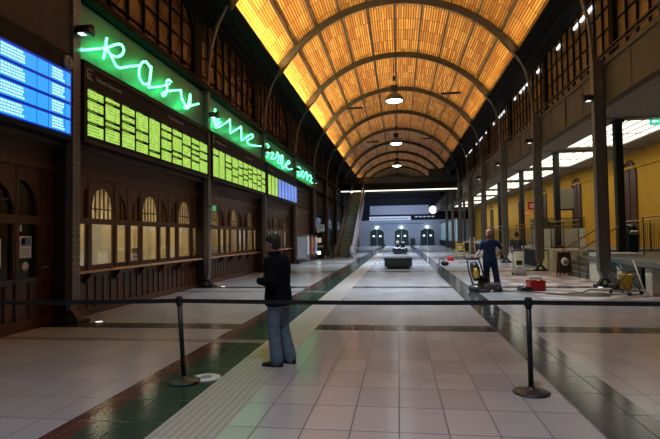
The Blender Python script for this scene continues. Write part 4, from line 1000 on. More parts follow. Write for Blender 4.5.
# ================================================================== EQUIPMENT on the right
def place(t, x, y, z=0, rz=0): t.location = (x, y, z); t.rotation_euler = (0, 0, rz); return t
t = thing('floor_scrubber', 'black and yellow floor polishing machine held by the worker in navy', 'cleaning machine')
q = MB(); q.lathe([(0.30, 0.03), (0.33, 0.05), (0.33, 0.13), (0.28, 0.19), (0.15, 0.22), (0, 0.22)], (0.0, 0, 0), 28); q.box(0.05, 0.58, -0.2, 0.22, 0.06, 0.26, bev=0.05); q.build('deck', mat('scuffed grey deck', (0.10, 0.11, 0.12), 0.3, 0.4), t)
q = MB(); q.lathe([(0.28, 0), (0.28, 0.03)], (0, 0, 0), 28); q.build('brush_pad', mat('grey brush pad', (0.2, 0.2, 0.2), 0.8), t)
q = MB(); q.lathe([(0.14, 0.2), (0.15, 0.24), (0.15, 0.42), (0.10, 0.46), (0, 0.46)], (0.1, 0, 0), 20); q.build('motor', M['blackgloss'], t)
q = MB(); q.tube([(-0.08, -0.02, 0.33), (-0.11, -0.03, 0.50), (-0.14, -0.04, 0.68), (-0.17, -0.05, 0.84)], [(0.12, 0.09), (0.20, 0.12), (0.22, 0.13), (0.15, 0.10)], 16); q.build('water_tank', M['black'], t)
q = MB(); q.tube([(-0.10, -0.11, 0.42), (-0.13, -0.12, 0.54), (-0.155, -0.12, 0.70)], [(0.13, 0.08), (0.155, 0.09), (0.14, 0.08)], 16); q.build('tank_front', M['yellowp'], t)
q = MB()
for s_ in (-1, 1): q.tube([(-0.02+s_*0.17, 0.0, 0.2), (-0.10+s_*0.2, 0.02, 0.6), (-0.17+s_*0.17, 0.04, 0.95)], 0.022, 8)
q.tube([(-0.36, 0.04, 0.95), (0.0, 0.04, 0.95)], 0.028, 8); q.tube([(-0.36, 0.04, 0.95), (-0.42, 0.08, 1.03)], 0.02, 8); q.tube([(0.0, 0.04, 0.95), (0.06, 0.08, 1.01)], 0.02, 8)
q.build('handle', M['black'], t)
for s_ in (-1, 1):
    q = MB(); q.lathe([(0.08, -0.02), (0.08, 0.02)], (0.5, s_*0.24, 0.08), 16, axis='y'); q.build('wheel', M['rubber'], t)
place(t, WK[0]-0.36, WK[1]-0.30, 0, math.radians(6))
t = thing('cleaning_machine', 'pale upright cleaning machine in front of the person in grey', 'cleaning machine')
q = MB(); q.box(-0.25, 0.25, -0.22, 0.22, 0.05, 0.28, bev=0.05); q.build('deck', M['alu'], t)
q = MB(); q.box(-0.17, 0.17, -0.12, 0.14, 0.28, 0.95, bev=0.05); q.build('tank', mat('cream plastic tank', (0.72, 0.66, 0.48), 0.4), t)
q = MB(); q.box(-0.12, 0.12, -0.13, -0.115, 0.42, 0.60, bev=0.01); q.build('front_panel', M['black'], t)
q = MB(); q.tube([(-0.2, 0.16, 0.9), (-0.2, 0.22, 1.0), (0.2, 0.22, 1.0), (0.2, 0.16, 0.9)], 0.016, 6); q.build('handle', M['black'], t)
for s_ in (-1, 1):
    q = MB(); q.lathe([(0.07, -0.02), (0.07, 0.02)], (s_*0.24, 0, 0.07), 14, axis='x'); q.build('wheel', M['rubber'], t)
place(t, 4.76, 20.9)
# red crate
t = thing('tool_crate', 'red plastic tool crate standing on the dusty floor', 'crate')
q = MB()
for (a, c, e, g) in ((-0.30, 0.30, -0.19, -0.175), (-0.30, 0.30, 0.175, 0.19), (-0.30, -0.285, -0.19, 0.19), (0.285, 0.30, -0.19, 0.19)): q.box(a, c, e, g, 0, 0.28)
q.box(-0.3, 0.3, -0.19, 0.19, 0, 0.015); q.box(-0.32, 0.32, -0.21, -0.19, 0.26, 0.30); q.box(-0.32, 0.32, 0.19, 0.21, 0.26, 0.30); q.box(-0.32, -0.30, -0.21, 0.21, 0.26, 0.30); q.box(0.30, 0.32, -0.21, 0.21, 0.26, 0.30)
for i in range(6): q.box(-0.27+i*0.1, -0.255+i*0.1, -0.2, -0.19, 0, 0.26)
q.build('crate_shell', M['red'], t)
q = MB(); q.tube([(-0.26, 0, 0.26), (-0.22, 0, 0.36), (0.22, 0, 0.36), (0.26, 0, 0.26)], 0.014, 8); q.build('handle', M['black'], t)
place(t, 3.93, 15.2, 0, 0.1); t.scale = (0.72, 0.9, 1.0)
for i, (x, y, z, r, m_) in enumerate([(-0.09, 0.0, 0.10, 0.06, 'black'), (0.09, 0.04, 0.10, 0.07, 'alu')]):
    q = MB(); q.lathe([(r, -0.08), (r, 0.12), (r*0.5, 0.17), (r*0.4, 0.2), (0, 0.2)], (0, 0, 0), 16)
    o = q.build('canister', M[m_]); tag(o, '%s canister inside the red crate' % ('black' if m_ == 'black' else 'silver'), 'canister'); o.location = (3.93+x, 15.2+y, z)
# coiled hose and power tool left of crate
t = thing('power_tool', 'black power tool with coiled cable on the floor left of the red crate', 'power tool')
q = MB(); pts = [(0.16*math.cos(a*0.5)*(1-0.004*a), 0.13*math.sin(a*0.5)*(1-0.004*a), 0.02+0.006*a/2) for a in range(0, 46)]; q.tube(pts, 0.014, 6); q.build('cable', M['rubber'], t)
q = MB(); q.tube([(-0.05, 0, 0.08), (0.12, 0.0, 0.10), (0.28, 0.02, 0.09)], [0.06, 0.075, 0.05], 12); q.build('tool_body', M['black'], t)
q = MB(); q.tube([(0.1, 0, 0.15), (0.12, 0, 0.24), (0.02, 0, 0.24), (0, 0, 0.13)], 0.018, 6); q.build('grip', M['alu'], t)
place(t, 3.45, 14.75)
# long cable on the floor
q = MB(); q.tube([(3.6, 14.8, 0.012), (4.3, 14.2, 0.012), (5.0, 14.6, 0.012), (5.5, 15.4, 0.012), (5.9, 14.9, 0.012), (6.1, 14.3, 0.012)], 0.012, 6)
tag(q.build('floor_cable', M['rubber']), 'black cable snaking over the dusty floor towards the terrace', 'cable')
q = MB(); q.prism([(0.9*math.cos(a)*(1+0.25*math.sin(3*a)), 0.4*math.sin(a)*(1+0.2*math.cos(5*a))) for a in [2*PI*i/28 for i in range(28)]], 0, 0.006, 'z')
o = q.build('slurry_patch', mat('wet dark sludge', (0.07, 0.06, 0.055), 0.3, var=0.4, scale=8)); o.location = (4.95, 14.15, 0.001); tag(o, 'dark wet patch of slurry on the floor left of the mop trolley', 'slurry', kind='stuff')
# mop trolley
t = thing('mop_trolley', 'metal mop trolley with a yellow bucket at the foot of the terrace', 'trolley')
q = MB()
for s_ in (-1, 1):
    q.tube([(s_*0.22, -0.28, 0.08), (s_*0.22, 0.28, 0.62)], 0.014, 6); q.tube([(s_*0.22, 0.28, 0.08), (s_*0.22, -0.28, 0.62)], 0.014, 6); q.tube([(s_*0.22, -0.3, 0.10), (s_*0.22, 0.3, 0.10)], 0.014, 6)
for y in (-0.28, 0.28): q.tube([(-0.22, y, 0.1), (0.22, y, 0.1)], 0.014, 6); q.tube([(-0.22, y, 0.62), (0.22, y, 0.62)], 0.014, 6)
q.tube([(-0.22, 0.28, 0.62), (-0.1, 0.36, 0.82), (0.1, 0.36, 0.82), (0.22, 0.28, 0.62)], 0.014, 8); q.build('frame', M['railing'], t)
q = MB(); q.lathe([(0.13, 0.14), (0.17, 0.52), (0.18, 0.53), (0.165, 0.53), (0.12, 0.16), (0, 0.16)], n=24); q.build('bucket', M['yellowp'], t)
for sx in (-1, 1):
    for sy in (-1, 1): q = MB(); q.lathe([(0.05, -0.012), (0.05, 0.012)], (sx*0.22, sy*0.28, 0.05), 12, axis='x'); q.build('wheel', M['rubber'], t)
place(t, 6.02, 14.35, 0, 0.5)
t = thing('mop', 'long pale mop leaning against the terrace edge by the yellow bucket', 'mop')
q = MB(); q.tube([(0.30, -0.35, 0.05), (0.28, 0.25, 0.92)], 0.02, 8); q.build('pole', M['white'], t)
q = MB(); q.rings([((0.30, -0.35, 0.0), (0.14, 0.02, 0), (0, 0.06, 0)), ((0.30, -0.35, 0.05), (0.10, 0.02, 0), (0, 0.04, 0)), ((0.295, -0.345, 0.09), (0.03, 0, 0), (0, 0.02, 0))], 14); q.build('mop_head', mat('pale lilac mop cotton', (0.55, 0.50, 0.62), 0.9, var=0.3, scale=40), t)
place(t, 5.9, 14.0)
t = thing('refuse_sack', 'crumpled dark refuse sack lying beside the column foot', 'sack')
q = MB(); q.sphere((0, 0, 0.12), 0.30, 0.2, 0.12, 16); q.sphere((0.2, 0.05, 0.10), 0.18, 0.16, 0.1, 12); remesh(q, 'sack_body', M['rubber'], t, 0.02, 3)
q = MB(); q.tube([(-0.02, 0, 0.22), (0.0, 0, 0.28), (0.03, 0.01, 0.33)], [0.03, 0.02, 0.045], 8); q.build('sack_neck', M['rubber'], t)
place(t, 6.3, 15.45)
# handrails of the steps
def handrail(y, lab):
    t = thing('stair_handrail', lab, 'handrail', (0, y, 0), group='handrails on the steps')
    q = MB(); q.tube([(6.42, 0, 0.98), (6.55, 0, 1.05), (7.9, 0, 1.90), (8.05, 0, 1.93)], 0.03, 8); q.build('rail', M['brass'], t)
    q = MB(); q.tube([(6.5, 0, 0), (6.5, 0, 1.03)], 0.022, 8); q.build('post', M['railing'], t)
    q = MB(); q.tube([(7.95, 0, 0.86), (7.95, 0, 1.9)], 0.022, 8); q.build('post', M['railing'], t)
handrail(20.9, 'brass handrail in the middle of the steps'); handrail(19.2, 'brass handrail on the near side of the steps')
# terrace railings
def railing(a, c, x, zb, lab):
    t = thing('terrace_railing', lab, 'railing', (x, a, zb), group='terrace railings'); L = c-a
    q = MB(); q.tube([(0, 0, 1.32), (0, L, 1.32)], 0.028, 8); q.tube([(0, 0, 0.12), (0, L, 0.12)], 0.015, 6); q.tube([(0, 0, 1.12), (0, L, 1.12)], 0.012, 6); q.build('handrail', M['brass'], t)
    n = max(1, round(L/1.8))
    for i in range(n+1): q = MB(); q.tube([(0, L*i/n, 0), (0, L*i/n, 1.32)], 0.024, 8); q.build('post', M['railing'], t)
    q = MB(); y = 0.12
    while y < L: q.tube([(0, y, 0.12), (0, y, 1.12)], 0.008, 4); y += 0.14
    q.build('balusters', M['railing'], t)['kind'] = 'stuff'
railing(11.0, 18.4, 8.35, 0.86, 'bronze railing on the terrace edge, right of the column')
railing(22.4, 26.3, 7.6, 0.92, 'bronze railing on the terrace just beyond the steps')
railing(19.5, 26.0, 10.6, 0.86, 'bronze railing deeper on the terrace in front of the yellow wall')
railing(27.2, 44.0, 7.4, 0.92, 'bronze railing running along the far terrace')
# A boards
def aboard(x, y, rz, lab, pic):
    t = thing('sandwich_board', lab, 'board'); w_ = 0.29
    for s_ in (-1, 1):
        f = MB(); f.box(-w_, -w_+0.05, -0.012, 0.012, 0, 1.0); f.box(w_-0.05, w_, -0.012, 0.012, 0, 1.0); f.box(-w_, w_, -0.012, 0.012, 0.95, 1.0); f.box(-w_, w_, -0.012, 0.012, 0.12, 0.17)
        f.xf(Matrix.Translation((0, s_*0.2, 0)) @ Matrix.Rotation(s_*0.19, 4, 'X')); f.build('frame', M['wood2'], t)
        f = MB(); f.box(-w_+0.05, w_-0.05, -0.006, 0.006, 0.17, 0.95); f.xf(Matrix.Translation((0, s_*0.2, 0)) @ Matrix.Rotation(s_*0.19, 4, 'X')); f.build('chalkboard', M['black'], t)
    if pic:
        f = MB(); f.lathe([(0.17, -0.008), (0.17, -0.014)], (0, 0, 0.60), 20, axis='y'); f.lathe([(0.10, -0.015), (0.10, -0.018)], (0.03, 0, 0.58), 16, mi=1, axis='y'); f.xf(Matrix.Translation((0, -0.2, 0)) @ Matrix.Rotation(-0.19, 4, 'X')); f.build('picture', [M['paper'], mat('brown picture', (0.25, 0.12, 0.05), 0.6)], t)
    place(t, x, y, 0, rz); t.scale = (0.85, 0.85, 0.95)
aboard(6.38, 20.5, 0.05, 'wooden framed sandwich board with a round picture at the foot of the steps', True)
aboard(6.75, 18.75, 1.2, 'narrow dark sandwich board turned edge-on by the stone block', False)
# exit sign
t = thing('exit_sign', 'green emergency exit sign hanging from the terrace ceiling', 'sign', (9.5, 19.5, 5.60))
q = MB(); q.box(-0.02, 0.02, -0.30, 0.30, -0.02, 0.24, bev=0.005); q.box(-0.30, 0.30, -0.02, 0.02, -0.02, 0.24); q.build('sign_box', mat('backlit green sign', (0.02, 0.3, 0.15), 0.4, em=(0.05, 0.65, 0.35), es=0.9), t)
q = MB(); q.box(0.06, 0.22, -0.024, -0.02, 0.04, 0.18); q.box(-0.2, -0.02, -0.024, -0.02, 0.09, 0.13); q.prism([(-0.24, 0.11), (-0.16, 0.05), (-0.16, 0.17)], -0.024, -0.02, 'y'); q.build('arrow_and_door', M['clockglow'], t)
q = MB()
for s_ in (-1, 1): q.tube([(s_*0.1, 0, 0.24), (s_*0.1, 0, 0.30)], 0.01, 5)
q.build('hanger', M['alu'], t)
# white box on the terrace, black bin, wall sign
t = thing('banner_sign', 'white hanging signboard with a dark foot edge on the far terrace', 'sign', (9.45, 29.6, 3.05))
q = MB(); q.box(-0.38, 0.38, -0.05, 0.05, 0, 1.15, bev=0.01); q.build('panel', mat('dull cream sign', (0.3, 0.27, 0.2), 0.6), t)
q = MB(); q.box(-0.38, 0.38, -0.06, 0.06, -0.09, 0.0); q.build('bottom_rail', M['black'], t)
q = MB()
for s_ in (-1, 1): q.tube([(s_*0.3, 0, 1.15), (s_*0.3, 0, 2.8)], 0.01, 5)
q.build('hanger', M['black'], t)
t = thing('waste_bin', 'black domed waste bin on the terrace beside the near black column', 'bin', (8.75, 20.3, 0.86))
q = MB(); q.lathe([(0.24, 0), (0.28, 0.1), (0.30, 0.7), (0.28, 0.95), (0.18, 1.08), (0, 1.12)], n=24); q.build('bin_body', mat('glossy blue black metal', (0.02, 0.03, 0.05), 0.15, 0.3), t)
q = MB(); q.box(-0.15, 0.15, -0.305, -0.22, 0.72, 0.86, bev=0.02); q.build('flap', M['chrome'], t)
# red and white signs and kiosk fronts on the far terrace
for x, y, z, m_, lab in ((8.45, 32.8, 3.2, 'red', 'red lit sign hanging at the far terrace kiosk'), (8.55, 34.6, 2.85, 'orange_sign', 'orange lit sign lower beside the red kiosk sign')):
    if m_ == 'orange_sign': M[m_] = mat('orange glowing sign', (0.5, 0.15, 0.02), 0.5, em=(1, 0.35, 0.05), es=0.2)
    t = thing('kiosk_sign', lab, 'sign', (x, y, z)); t.scale = (0.7, 1, 1); q = MB(); q.box(-0.45, 0.45, -0.05, 0.05, 0, 0.5, bev=0.01); q.build('sign_panel', M[m_], t)
    q = MB(); q.box(-0.3, 0.1, -0.058, -0.05, 0.28, 0.34); q.box(-0.3, 0.25, -0.058, -0.05, 0.14, 0.2); q.build('sign_marks', M['paper'], t)
    q = MB(); q.tube([(-0.3, 0, 0.5), (-0.3, 0, 5.84-z)], 0.01, 5); q.tube([(0.3, 0, 0.5), (0.3, 0, 5.84-z)], 0.01, 5); q.build('hanger', M['black'], t)
t = thing('kiosk_counter', 'glazed kiosk counter on the terrace behind the person in grey', 'kiosk', (8.6, 29.4, 0.92))
q = MB(); q.box(-0.9, 1.3, -1.2, 1.2, 0, 1.0, bev=0.02); q.build('counter', M['stone'], t)
q = MB(); q.box(-0.9, 1.3, -1.2, -1.17, 1.0, 1.6); q.box(-0.9, -0.87, -1.2, 1.2, 1.0, 1.6); q.build('glass_case', M['railglass'], t)
t = thing('coffee_machine', 'black coffee machine standing on the glazed kiosk counter', 'coffee machine', (8.5, 28.9, 1.925)); q = MB(); q.box(-0.3, 0.3, -0.2, 0.2, 0, 0.4, bev=0.05); q.build('machine_body', M['black'], t); q = MB(); q.box(-0.2, 0.2, -0.24, -0.2, 0.05, 0.08); q.build('drip_tray', M['chrome'], t)
# yellow trolley far right, wet floor sign, red object, small black
t = thing('janitor_trolley', 'yellow cleaning trolley standing far behind the worker in navy', 'trolley')
q = MB()
for sx in (-0.3, 0.3):
    for sy in (-0.25, 0.25): q.tube([(sx, sy, 0.08), (sx*0.8, sy*0.8, 1.15)], 0.02, 6)
q.build('frame', M['yellowp'], t)
for z in (0.2, 0.6, 1.0): q = MB(); q.box(-0.3, 0.3, -0.25, 0.25, z, z+0.06, bev=0.02); q.build('shelf', M['yellowp'], t)
q = MB(); q.sphere((0, 0, 0.83), 0.2, 0.18, 0.17); q.build('grey_sack', M['stone'], t)
for sx in (-0.28, 0.28): q = MB(); q.lathe([(0.05, -0.02), (0.05, 0.02)], (sx, -0.24, 0.05), 12, axis='x'); q.build('wheel', M['rubber'], t); q = MB(); q.lathe([(0.05, -0.02), (0.05, 0.02)], (sx, 0.24, 0.05), 12, axis='x'); q.build('wheel', M['rubber'], t)
place(t, 4.2, 35.5)
t = thing('step_ladder', 'pale wooden step ladder leaning beside the yellow trolley', 'ladder')
q = MB()
for s_ in (-1, 1): q.tube([(s_*0.2, -0.3, 0), (s_*0.13, 0, 1.5)], 0.025, 6); q.tube([(s_*0.2, 0.3, 0), (s_*0.13, 0, 1.5)], 0.02, 6)
q.build('frame', M['ledge'], t)
for i in range(1, 5): q = MB(); q.box(-0.2+0.012*i, 0.2-0.012*i, -0.3+0.06*i-0.05, -0.3+0.06*i+0.05, 0.3*i-0.015, 0.3*i+0.015); q.build('tread', M['ledge'], t)
place(t, 4.9, 34.6)
t = thing('floor_bag', 'small red bag on the far floor left of the yellow trolley', 'bag'); q = MB(); q.box(-0.22, 0.22, -0.15, 0.15, 0, 0.25, bev=0.06); q.build('bag_body', M['red'], t)
q = MB(); q.tube([(-0.1, 0, 0.24), (-0.08, 0, 0.34), (0.08, 0, 0.34), (0.1, 0, 0.24)], 0.012, 6); q.build('handle', M['black'], t); place(t, 3.3, 33.2)
t = thing('vacuum_cleaner', 'small black vacuum cleaner on the dark strip right of the benches', 'vacuum cleaner')
q = MB(); q.box(-0.2, 0.2, -0.2, 0.2, 0.05, 0.28, bev=0.08); q.build('motor_body', M['black'], t)
q = MB(); q.tube([(0, 0, 0.28), (-0.08, 0, 0.42), (-0.25, 0, 0.40), (-0.33, 0, 0.05)], 0.025, 8); q.build('hose', M['rubber'], t)
q = MB(); q.lathe([(0.08, 0.20), (0.08, 0.30), (0, 0.31)], n=14); q.build('cap', M['white'], t)
place(t, 2.38, 26.9)
# ================================================================== BENCHES
def bench(x, y, lab, w_=0.68, d=0.85, h=0.55):
    t = thing('stone_bench', lab, 'bench', (x, y, 0), group='dark stone benches')
    q = MB(); q.box(-w_, w_, -d, d, 0.12, h-0.07, bev=0.02); q.build('body', M['granite'], t)
    q = MB(); q.box(-w_+0.12, w_-0.12, -d+0.1, d-0.1, 0, 0.12); q.build('recessed_foot', M['black'], t)
    q = MB(); q.box(-w_-0.03, w_+0.03, -d-0.03, d+0.03, h-0.07, h, bev=0.015); q.build('seat_slab', M['granite'], t)
bench(-0.06, 25.9, 'dark stone bench in the middle of the hall, nearest of the two')
bench(0.07, 46.6, 'dark stone bench in the middle of the hall, farther one')
t = thing('rucksack', 'grey travel rucksack standing on the farther bench', 'rucksack', (-0.15, 46.2, 0.57))
q = MB(); q.sphere((0, 0, 0.36), 0.24, 0.2, 0.38, 16); q.sphere((0.0, -0.17, 0.25), 0.16, 0.1, 0.2, 12); remesh(q, 'pack_body', M['greyshirt'], t, 0.025, 3)
q = MB(); q.box(-0.12, 0.12, -0.22, -0.18, 0.4, 0.6, bev=0.02); q.build('top_flap', M['stone'], t)
t = thing('suitcase', 'upright dark suitcase standing on the farther bench', 'suitcase', (0.35, 46.3, 0.55))
q = MB(); q.box(-0.2, 0.2, -0.14, 0.14, 0.03, 0.52, bev=0.04); q.build('shell', M['black'], t); q = MB(); q.tube([(-0.08, 0, 0.52), (-0.08, 0, 0.60), (0.08, 0, 0.60), (0.08, 0, 0.52)], 0.012, 6); q.build('handle', M['alu'], t)
# ================================================================== LEFT: vending machines, kiosks
def vending(y, body, glow, lab, strength):
    t = thing('vending_machine', lab, 'vending machine', (-6.83, y, 0))
    q = MB(); q.box(0, 0.75, -0.5, 0.5, 0.06, 1.85, bev=0.03); q.build('cabinet', body, t)
    q = MB(); q.box(0.75, 0.765, -0.42, 0.16, 0.5, 1.7); q.build('display_window', mat('lit vending window', (0.1, 0.1, 0.1), 0.2, em=glow, es=strength), t)
    q = MB(); q.box(-0.0+0.05, 0.7, -0.512, -0.5, 0.25, 1.7); q.build('side_panel', mat('lit vending side', (0.1, 0.1, 0.12), 0.2, em=glow, es=strength*0.4), t)
    q = MB(); q.box(0.75, 0.77, 0.22, 0.42, 0.9, 1.4); q.build('coin_panel', M['alu'], t)
    q = MB()
    for sx in (0.1, 0.65):
        for sy in (-0.42, 0.42): q.tube([(sx, sy, 0), (sx, sy, 0.07)], 0.03, 8)
    q.build('feet', M['black'], t)
vending(33.0, M['slab'], (0.75, 0.85, 1.0), 'grey vending machine with a white lit front against the brown wall', 0.35)
vending(34.6, M['black'], (0.9, 0.12, 0.06), 'black vending machine with a red lit front beside the grey one', 0.3)
vending(36.3, M['black'], (0.7, 0.75, 0.9), 'black vending machine with a pale lit front just before the far column', 0.3)
t = thing('ticket_kiosk', 'black ticket machine with a lit screen standing before the far left column', 'ticket machine', (-6.0, 37.2, 0))
q = MB(); q.box(-0.35, 0.35, -0.3, 0.3, 0, 2.0, bev=0.03); q.build('cabinet', M['blackgloss'], t)
q = MB(); q.box(-0.2, 0.2, -0.315, -0.3, 1.25, 1.6); q.build('screen', mat('warm kiosk screen', (0.1, 0.1, 0.1), 0.3, em=(0.9, 0.6, 0.35), es=0.5), t)
q = MB(); q.box(-0.14, 0.14, -0.315, -0.3, 0.35, 0.6); q.build('lit_panel', M['clockglow'], t)
q = MB(); q.box(-0.35, 0.35, -0.315, -0.3, 0.9, 1.05); q.build('keypad_shelf', M['alu'], t)
t = thing('wall_screen', 'black square screen on the brown wall above the vending machines', 'screen', (-6.86, 32.2, 2.15))
q = MB(); q.box(0, 0.1, -0.6, 0.6, 0, 0.95, bev=0.02); q.build('screen_frame', M['black'], t); q = MB(); q.box(0.1, 0.104, -0.55, 0.55, 0.05, 0.9); q.build('screen_glass', M['blackgloss'], t)
t = thing('hanging_sign', 'pale information sign beside the far left column', 'sign', (-6.1, 38.6, 2.1))
q = MB(); q.box(-0.3, 0.3, -0.04, 0.04, 0, 0.55, bev=0.01); q.build('sign_panel', mat('pale sign', (0.35, 0.38, 0.42), 0.5, em=(0.5, 0.6, 0.7), es=0.12), t)
q = MB(); q.tube([(-0.28, 0, 0.3), (-0.70, 0, 0.3)], 0.02, 6); q.build('bracket', M['black'], t)
q = MB(); q.box(-0.22, 0.2, -0.046, -0.04, 0.38, 0.42); q.box(-0.22, 0.1, -0.046, -0.04, 0.26, 0.30); q.build('sign_print', M['black'], t)
t = thing('glowing_sign', 'small glowing green sign on the second left column', 'sign', (-6.25, 16.2, 2.60)); q = MB(); q.box(0, 0.02, -0.10, 0.10, 0, 0.18); q.box(-0.06, 0.08, -0.02, 0.0, 0.0, 0.18); q.build('sign_face', mat('faint green sign', (0.1, 0.4, 0.2), 0.4, em=(0.25, 0.8, 0.45), es=0.25), t)
q = MB(); q.box(-0.2, -0.0, -0.01, 0.01, 0.14, 0.17); q.build('bracket', M['black'], t)
t = thing('desk_monitor', 'dark monitor behind the lit ticket window under the first green board', 'monitor', (-7.35, 13.1, 1.0))
q = MB(); q.box(-0.02, 0.02, -0.22, 0.22, 0.12, 0.42, bev=0.01); q.build('screen', M['black'], t); q = MB(); q.box(-0.1, 0.1, -0.1, 0.1, 0, 0.015); q.tube([(0, 0, 0), (0, 0, 0.15)], 0.02, 6); q.build('stand', M['black'], t)
t = thing('ticket_printer', 'white ticket printer behind the middle lit window', 'printer', (-7.3, 12.75, 1.0)); q = MB(); q.box(-0.12, 0.12, -0.13, 0.13, 0, 0.28, bev=0.02); q.build('printer_body', M['white'], t); q = MB(); q.box(0.12, 0.13, -0.08, 0.08, 0.18, 0.21); q.build('paper_slot', M['black'], t)
t = thing('office_desk', 'long desk inside the ticket office behind the lit windows', 'desk', (-7.4, CY[1]+0.2, 0)); q = MB(); q.box(-0.35, 0.32, 0, 6.7, 0.96, 1.0); q.build('desk_top', M['ledge'], t); q = MB(); q.box(-0.3, 0.25, 0.05, 0.1, 0, 0.96); q.box(-0.3, 0.25, 6.6, 6.65, 0, 0.96); q.build('side_panel', M['wood'], t)
t = thing('ledge_box', 'small dark object lying on the pale ledge under the white blind', 'box', (-6.76, 10.95, 0.993)); q = MB(); q.box(-0.05, 0.05, -0.07, 0.07, 0, 0.03, bev=0.01); q.build('case', M['black'], t); q = MB(); q.box(-0.02, 0.02, -0.03, 0.03, 0.03, 0.04); q.build('button', M['alu'], t)

# ================================================================== ESCALATOR
t = thing('escalator', 'long escalator climbing to the bridge on the left side of the hall', 'escalator', (-4.45, 39.0, 0))
sl = 6.55/14.5; x0, x1 = -0.62, 0.62
q = MB(); ns = 36
for i in range(ns):
    y = 1.2+i*14.3/ns; z = 6.5*(i+1)/ns; q.prism([(y, z-0.35), (y+14.3/ns, z-0.35+0.1), (y+14.3/ns, z), (y, z)], -0.5, 0.5, 'x'); q.box(-0.5, 0.5, y-0.015, y, z-0.05, z+0.002, 1)
q.box(-0.5, 0.5, -0.4, 1.2, 0, 0.03); q.build('steps', [M['step'], M['alu']], t)
q = MB(); q.prism([(2.2, 0), (15.6, 5.7), (15.6, 5.1), (3.6, 0)], -0.72, 0.72, 'x'); q.build('truss', M['escbrown'], t)
for s_ in (-1, 1):
    xa = s_*0.62
    q = MB(); q.prism([(-0.6, 0.0), (1.0, 0.0), (15.6, 6.5), (16.4, 6.5), (16.4, 7.45), (15.6, 7.45), (1.0, 0.92), (-0.5, 0.92), (-0.75, 0.5)], xa-0.03, xa+0.03, 'x'); q.build('balustrade', M['escbrown'] if s_ < 0 else M['alu'], t)
    q = MB(); q.tube([(xa, -0.5, 0.12), (xa, -0.85, 0.35), (xa, -0.85, 0.75), (xa, -0.5, 0.98), (xa, 1.0, 0.98), (xa, 15.6, 7.5), (xa, 16.4, 7.5)], 0.05, 8); q.build('handrail', M['rubber'], t)
    q = MB(); q.prism([(-0.6, 0), (1.0, 0), (15.6, 6.5), (15.6, 6.85), (1.0, 0.35), (-0.6, 0.35)], xa+s_*0.03, xa+s_*0.22, 'x'); q.build('skirt_cladding', M['escbrown'] if s_ < 0 else M['chrome'], t)
q = MB(); q.box(-0.55, 0.55, -1.2, -0.4, 0, 0.012); q.build('comb_plate', M['alu'], t)
t = thing('low_barrier', 'low dark barrier standing at the foot of the escalator', 'barrier', (-5.75, 38.0, 0))
q = MB()
for s_ in (-1, 1): q.tube([(s_*0.25, 0, 0), (s_*0.25, 0, 0.8)], 0.025, 6)
q.tube([(-0.25, 0, 0.8), (0.25, 0, 0.8)], 0.025, 6); q.build('frame', M['black'], t); q = MB(); q.box(-0.22, 0.22, -0.01, 0.01, 0.3, 0.7); q.build('panel', M['wood2'], t)
# ================================================================== BRIDGE
t = thing('cross_bridge', 'dark gallery bridge crossing the hall with a light strip under its edge', 'bridge', (0, 55.65, 0))
q = MB(); q.box(-6.7, 6.7, 0, 4.0, 6.85, 7.05); q.box(-6.7, 6.7, -0.1, 0.0, 6.85, 7.6); q.build('deck', M['panelback'], t)
q = MB(); q.box(-6.4, 6.5, -0.13, -0.02, 6.70, 6.82); q.build('light_strip', M['strip_em'], t)
q = MB(); q.box(-6.7, 6.7, -0.06, -0.04, 7.6, 8.25); q.build('glass_balustrade', M['teal'], t)
q = MB(); q.tube([(-6.7, -0.05, 8.27), (6.7, -0.05, 8.27)], 0.04, 6); q.build('handrail', M['column_dark'], t)
area('bridge_light', (0, 55.35, 6.66), (math.radians(-20), 0, 0), 12.5, 0.15, 60, (1.0, 0.97, 0.8))
t = thing('bridge_cabin', 'dark boxy cabin standing on the bridge at the right', 'cabin', (4.35, 57.2, 7.05)); q = MB(); q.box(-0.9, 0.9, -0.8, 0.8, 0, 2.0, bev=0.03); q.build('cabin_body', mat('dark blue grey cabin', (0.05, 0.06, 0.075), 0.4), t); q = MB(); q.box(-0.95, 0.95, -0.85, 0.85, 2.0, 2.1); q.build('cabin_roof', M['column_dark'], t)
# ================================================================== FAR END
t = thing('end_banner', 'long pale banner board above the three far doors', 'banner', (0.1, 87.22, 5.38))
q = MB(); q.box(-5.1, 5.1, -0.06, 0.06, 0, 1.6, bev=0.02); q.build('banner_panel', mat('lilac grey banner', (0.5, 0.52, 0.58), 0.6), t)
q = MB(); q.box(-5.15, 5.15, -0.08, 0.08, -0.08, 0.0); q.box(-5.15, 5.15, -0.08, 0.08, 1.6, 1.68); q.build('banner_rail', M['panelback'], t)
t = thing('lower_banner', 'narrow white board with small print below the pale banner', 'sign', (-1.5, 87.23, 4.42))
q = MB(); q.box(-3.6, 3.6, -0.05, 0.05, 0, 0.68, bev=0.01); q.build('sign_panel', M['whiteglow'], t); q = MB()
for i in range(18): q.box(-3.3+i*0.36, -3.05+i*0.36, -0.06, -0.05, 0.2, 0.38)
q.build('print_marks', mat('grey print', (0.25, 0.28, 0.35), 0.6), t)
t = thing('dark_sign', 'dark board with pale print right of the narrow white board', 'sign', (4.4, 87.23, 4.42))
q = MB(); q.box(-2.0, 2.0, -0.05, 0.05, 0, 0.85, bev=0.01); q.build('sign_panel', M['panelback'], t); q = MB()
for i in range(5): q.box(-1.6+i*0.7, -1.1+i*0.7, -0.06, -0.05, 0.45, 0.62)
q.build('print_marks', M['whiteglow'], t)
t = thing('station_clock', 'large white backlit round clock at the right end of the banner', 'clock', (5.9, 87.2, 6.1))
q = MB(); q.lathe([(0.72, -0.08), (0.72, 0.08)], n=36, axis='y'); q.build('clock_rim', M['black'], t); q = MB(); q.lathe([(0.68, -0.1), (0.68, -0.08)], n=36, axis='y'); q.build('clock_face', M['clockglow'], t)
